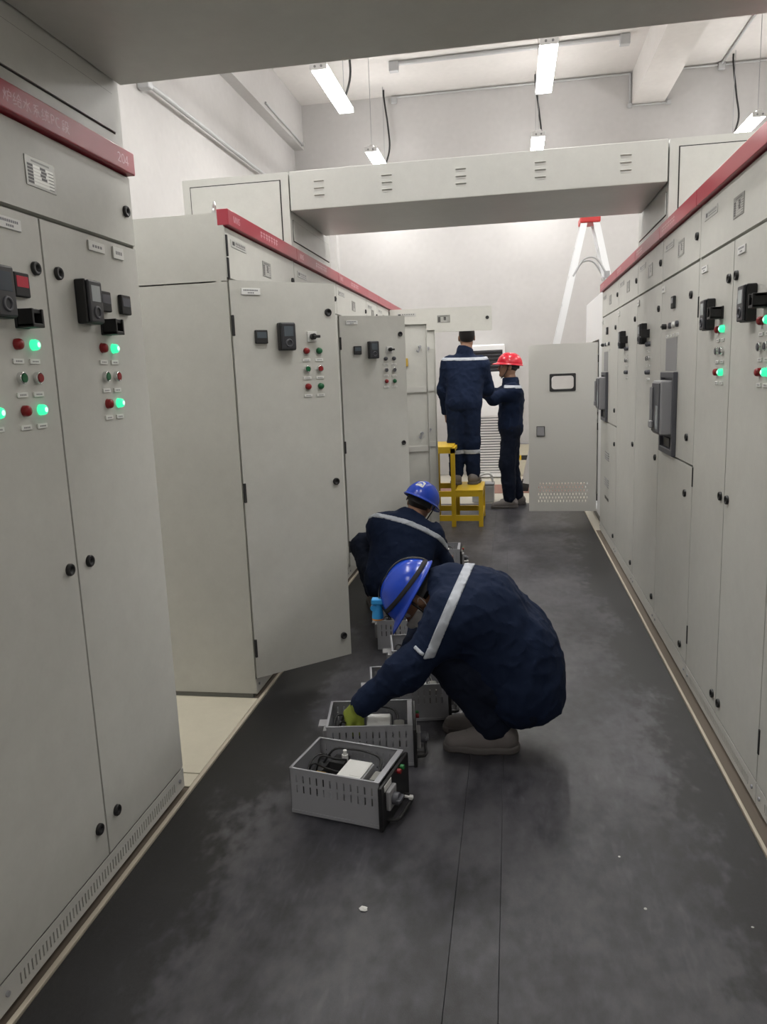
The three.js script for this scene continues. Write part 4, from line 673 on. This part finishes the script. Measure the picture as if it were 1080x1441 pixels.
      mesh('lamp_bracket', lp(join([rspan(-0.024, 0.024, -0.03, 0.02, -0.018, 0.006, 0.006), cyl(0, 0.012, 0.02, 0.012, 0.04, 'x', 14)])), M.lampBlue, hm);
      mesh('headlamp', lp(join([cyl(0, -0.005, 0.03, 0.019, 0.05, 'z', 20, 0.024), cyl(0, -0.005, 0.06, 0.024, 0.012, 'z', 20)])), M.lampBlue, hm);
      mesh('lamp_bezel', lp(cyl(0, -0.005, 0.068, 0.024, 0.006, 'z', 20)), M.orange, hm);
      mesh('lamp_lens', lp(cyl(0, -0.005, 0.072, 0.018, 0.004, 'z', 20)), M.screenPale, hm);
    }
  }
  if (o.mask) {
    const mf = (x, y, z) => { q.set(x, y, z).applyMatrix4(H.inv); const d = headField(q.x, q.y, q.z); return Math.max(d - 0.012, -(d - 0.004), q.y + 0.022, -q.y - 0.13, -(q.z - 0.025)); };
    part('face_mask', surface(mf, [hc.x - 0.15, hc.y - 0.17, hc.z - 0.15], [hc.x + 0.15, hc.y + 0.15, hc.z + 0.15], 0.0045), M.maskWhite);
    part('ear_loop', join([-1, 1].map((s) => tube([[s * 0.06, -0.04, 0.045], [s * 0.085, -0.012, 0.008], [s * 0.092, -0.0, -0.02], [s * 0.085, -0.04, -0.01], [s * 0.055, -0.08, 0.04]], 0.0018, 20, 6))).applyMatrix4(H.m), M.maskWhite);
  }
  if (o.glove) {
    const gb = handBones(J.wrL, o.handL.dir, o.handL.palm, true, o.handL.curl ?? 0.6).map((x) => ({ ...x, ra: x.ra + 0.003, rb: x.rb + 0.003 })); gb.push(bone(mid(J.elL, J.wrL, 0.8), J.wrL, 0.046, 0.04)); const [l, h] = bounds(gb, 0.005);
    part('glove', surface(field(gb, 0.012), l, h, 0.004), M.glove);
  }
  return t;
}

person({ label: 'crouching worker in navy with a blue helmet and headlamp, reaching into a drawer', base: [-0.05, 0.005, -2.93], ankle: 0.095, cell: 0.0095, glove: true, mask: true, headlamp: { at: [0.0, 0.1, 0.115], tilt: 0.53 }, blend: 0.085, bulge: [[[0.03, 0.46, -2.88], [0.03, 0.46, -3.02], 0.11, 0.11], [[0.04, 0.37, -2.88], [0.04, 0.37, -3.0], 0.12, 0.12], [[-0.08, 0.575, -2.87], [-0.08, 0.575, -3.04], 0.1, 0.1]],
  J: { pelvis: [0.035, 0.29, -2.94], chest: [-0.15, 0.575, -2.96], neck: [-0.275, 0.64, -2.97], head: [-0.39, 0.608, -2.965], shL: [-0.225, 0.565, -2.795], shR: [-0.225, 0.555, -3.13], elL: [-0.415, 0.372, -2.745], elR: [-0.37, 0.42, -3.16], wrL: [-0.6, 0.222, -2.75], wrR: [-0.42, 0.37, -2.95], hipL: [0.05, 0.24, -2.855], hipR: [0.05, 0.24, -3.02], knL: [-0.27, 0.4, -2.86], knR: [-0.275, 0.42, -3.06], anL: [-0.075, 0.1, -2.855], anR: [-0.09, 0.1, -3.0] },
  headF: [-0.51, -0.85, 0.1], headU: [-0.86, 0.51, 0.05], footL: [-1, 0, 0.06], footR: [-1, 0, -0.02], helmet: M.helmetBlue, handL: { dir: [-0.6, -0.78, -0.12], palm: [0.62, -0.5, -0.6], curl: 0.6 },
  hem: [0.13, 0.16, -2.94], hemN: [-0.35, 0.93, 0], slack: 1.12, stripes: [{ c: [-0.235, 0.6, -2.95], n: [0.92, -0.39, 0.06], r: 0.34, w: 0.019, cell: 0.006, clip: (x, y) => 0.445 - y }, { c: [-0.355, 0.475, -2.71], n: [0.55, 0.8, 0], r: 0.09, w: 0.006, cell: 0.004, clip: (x, y, z) => Math.hypot(x + 0.355, y - 0.475, (z + 2.68) * 0.4) - 0.024 }] });
person({ label: 'worker with a blue helmet squatting behind the first one, back to the camera', base: [-0.74, 0.005, -4.7], ankle: 0.095,
  J: { pelvis: [-0.74, 0.22, -4.62], chest: [-0.7, 0.475, -4.76], neck: [-0.655, 0.585, -4.82], head: [-0.6, 0.665, -4.89], shL: [-0.86, 0.53, -4.78], shR: [-0.525, 0.45, -4.82], elL: [-0.92, 0.33, -4.95], elR: [-0.46, 0.24, -4.93], wrL: [-0.8, 0.23, -5.14], wrR: [-0.48, 0.24, -5.17], hipL: [-0.83, 0.2, -4.65], hipR: [-0.65, 0.2, -4.65], knL: [-1.0, 0.37, -4.93], knR: [-0.52, 0.36, -4.96], anL: [-0.9, 0.1, -4.75], anR: [-0.6, 0.1, -4.75] },
  headF: [0.25, -0.42, -0.87], headU: [0.4, 0.85, -0.3], footL: [-0.3, 0, -1], footR: [0.3, 0, -1], helmet: M.helmetBlue, sticker: { phi: Math.PI, dphi: 0.6, t0: 0.42, t1: 0.68, mark: true }, slack: 1.15,
  hem: [-0.74, 0.12, -4.58], hemN: [0, 0.95, -0.2], stripes: [{ c: [-0.69, 0.56, -4.72], n: [0.3, 0.82, -0.5], r: 0.32, w: 0.018, clip: (x, y, z) => z * -1 - 4.86 }] });
person({ label: 'worker in navy standing on the yellow steps, back turned and head behind the flap', base: [-0.48, 0.373, -7.85], ankle: 0.095,
  J: { pelvis: [-0.49, 1.24, -7.89], chest: [-0.475, 1.53, -7.97], neck: [-0.47, 1.735, -8.0], head: [-0.455, 1.875, -8.03], shL: [-0.645, 1.605, -7.98], shR: [-0.3, 1.59, -7.98], elL: [-0.7, 1.34, -8.02], elR: [-0.25, 1.34, -8.08], wrL: [-0.69, 1.1, -8.1], wrR: [-0.4, 1.27, -8.22], hipL: [-0.565, 1.2, -7.9], hipR: [-0.415, 1.2, -7.9], knL: [-0.575, 0.8, -7.86], knR: [-0.41, 0.8, -7.86], anL: [-0.575, 0.468, -7.83], anR: [-0.395, 0.468, -7.83] },
  nape: 0.095, headF: [-0.3, 0.15, -1], headU: [0, 1, 0.1], trousers: M.navy, footL: [-0.15, 0, -1], footR: [0.2, 0, -1], hem: [-0.49, 1.08, -7.89], hemN: [0, 1, 0], slack: 1.05,
  handL: { palm: [1, 0, 0], curl: 0.4 }, handR: { palm: [-1, 0, 0] },
  stripes: [{ c: [-0.47, 1.66, -7.97], n: [0.02, 1, 0.1], r: 0.3, w: 0.015 }, { leg: true, c: [-0.49, 0.71, -7.85], n: [0, 1, 0], r: 0.3, w: 0.02 }] });
person({ label: 'worker with a red helmet standing on the floor, arms stretched to the left', base: [0, 0.005, -8.56], ankle: 0.09,
  J: { pelvis: [-0.02, 0.93, -8.55], chest: [0.0, 1.2, -8.55], neck: [-0.01, 1.4, -8.55], head: [-0.03, 1.565, -8.55], shL: [0.01, 1.3, -8.375], shR: [-0.01, 1.3, -8.73], elL: [-0.19, 1.225, -8.33], elR: [-0.22, 1.25, -8.7], wrL: [-0.38, 1.36, -8.45], wrR: [-0.42, 1.32, -8.64], hipL: [-0.01, 0.89, -8.47], hipR: [-0.01, 0.89, -8.64], knL: [-0.05, 0.5, -8.46], knR: [-0.01, 0.5, -8.65], anL: [-0.03, 0.095, -8.46], anR: [0.06, 0.095, -8.66] },
  headF: [-1, 0.12, 0.12], headU: [0.1, 1, 0], footL: [-1, 0, 0.1], footR: [-1, 0, -0.1], helmet: M.helmetRed, hem: [-0.02, 0.78, -8.55], hemN: [0, 1, 0], slack: 1.02, handL: { palm: [0, 0, -1] }, handR: { palm: [0, 0, 1] },
  stripes: [{ c: [0.03, 1.345, -8.45], n: [0.06, 1, 0], r: 0.3, w: 0.016, clip: (x) => -0.08 - x }] });

renderer.render(scene, camera);
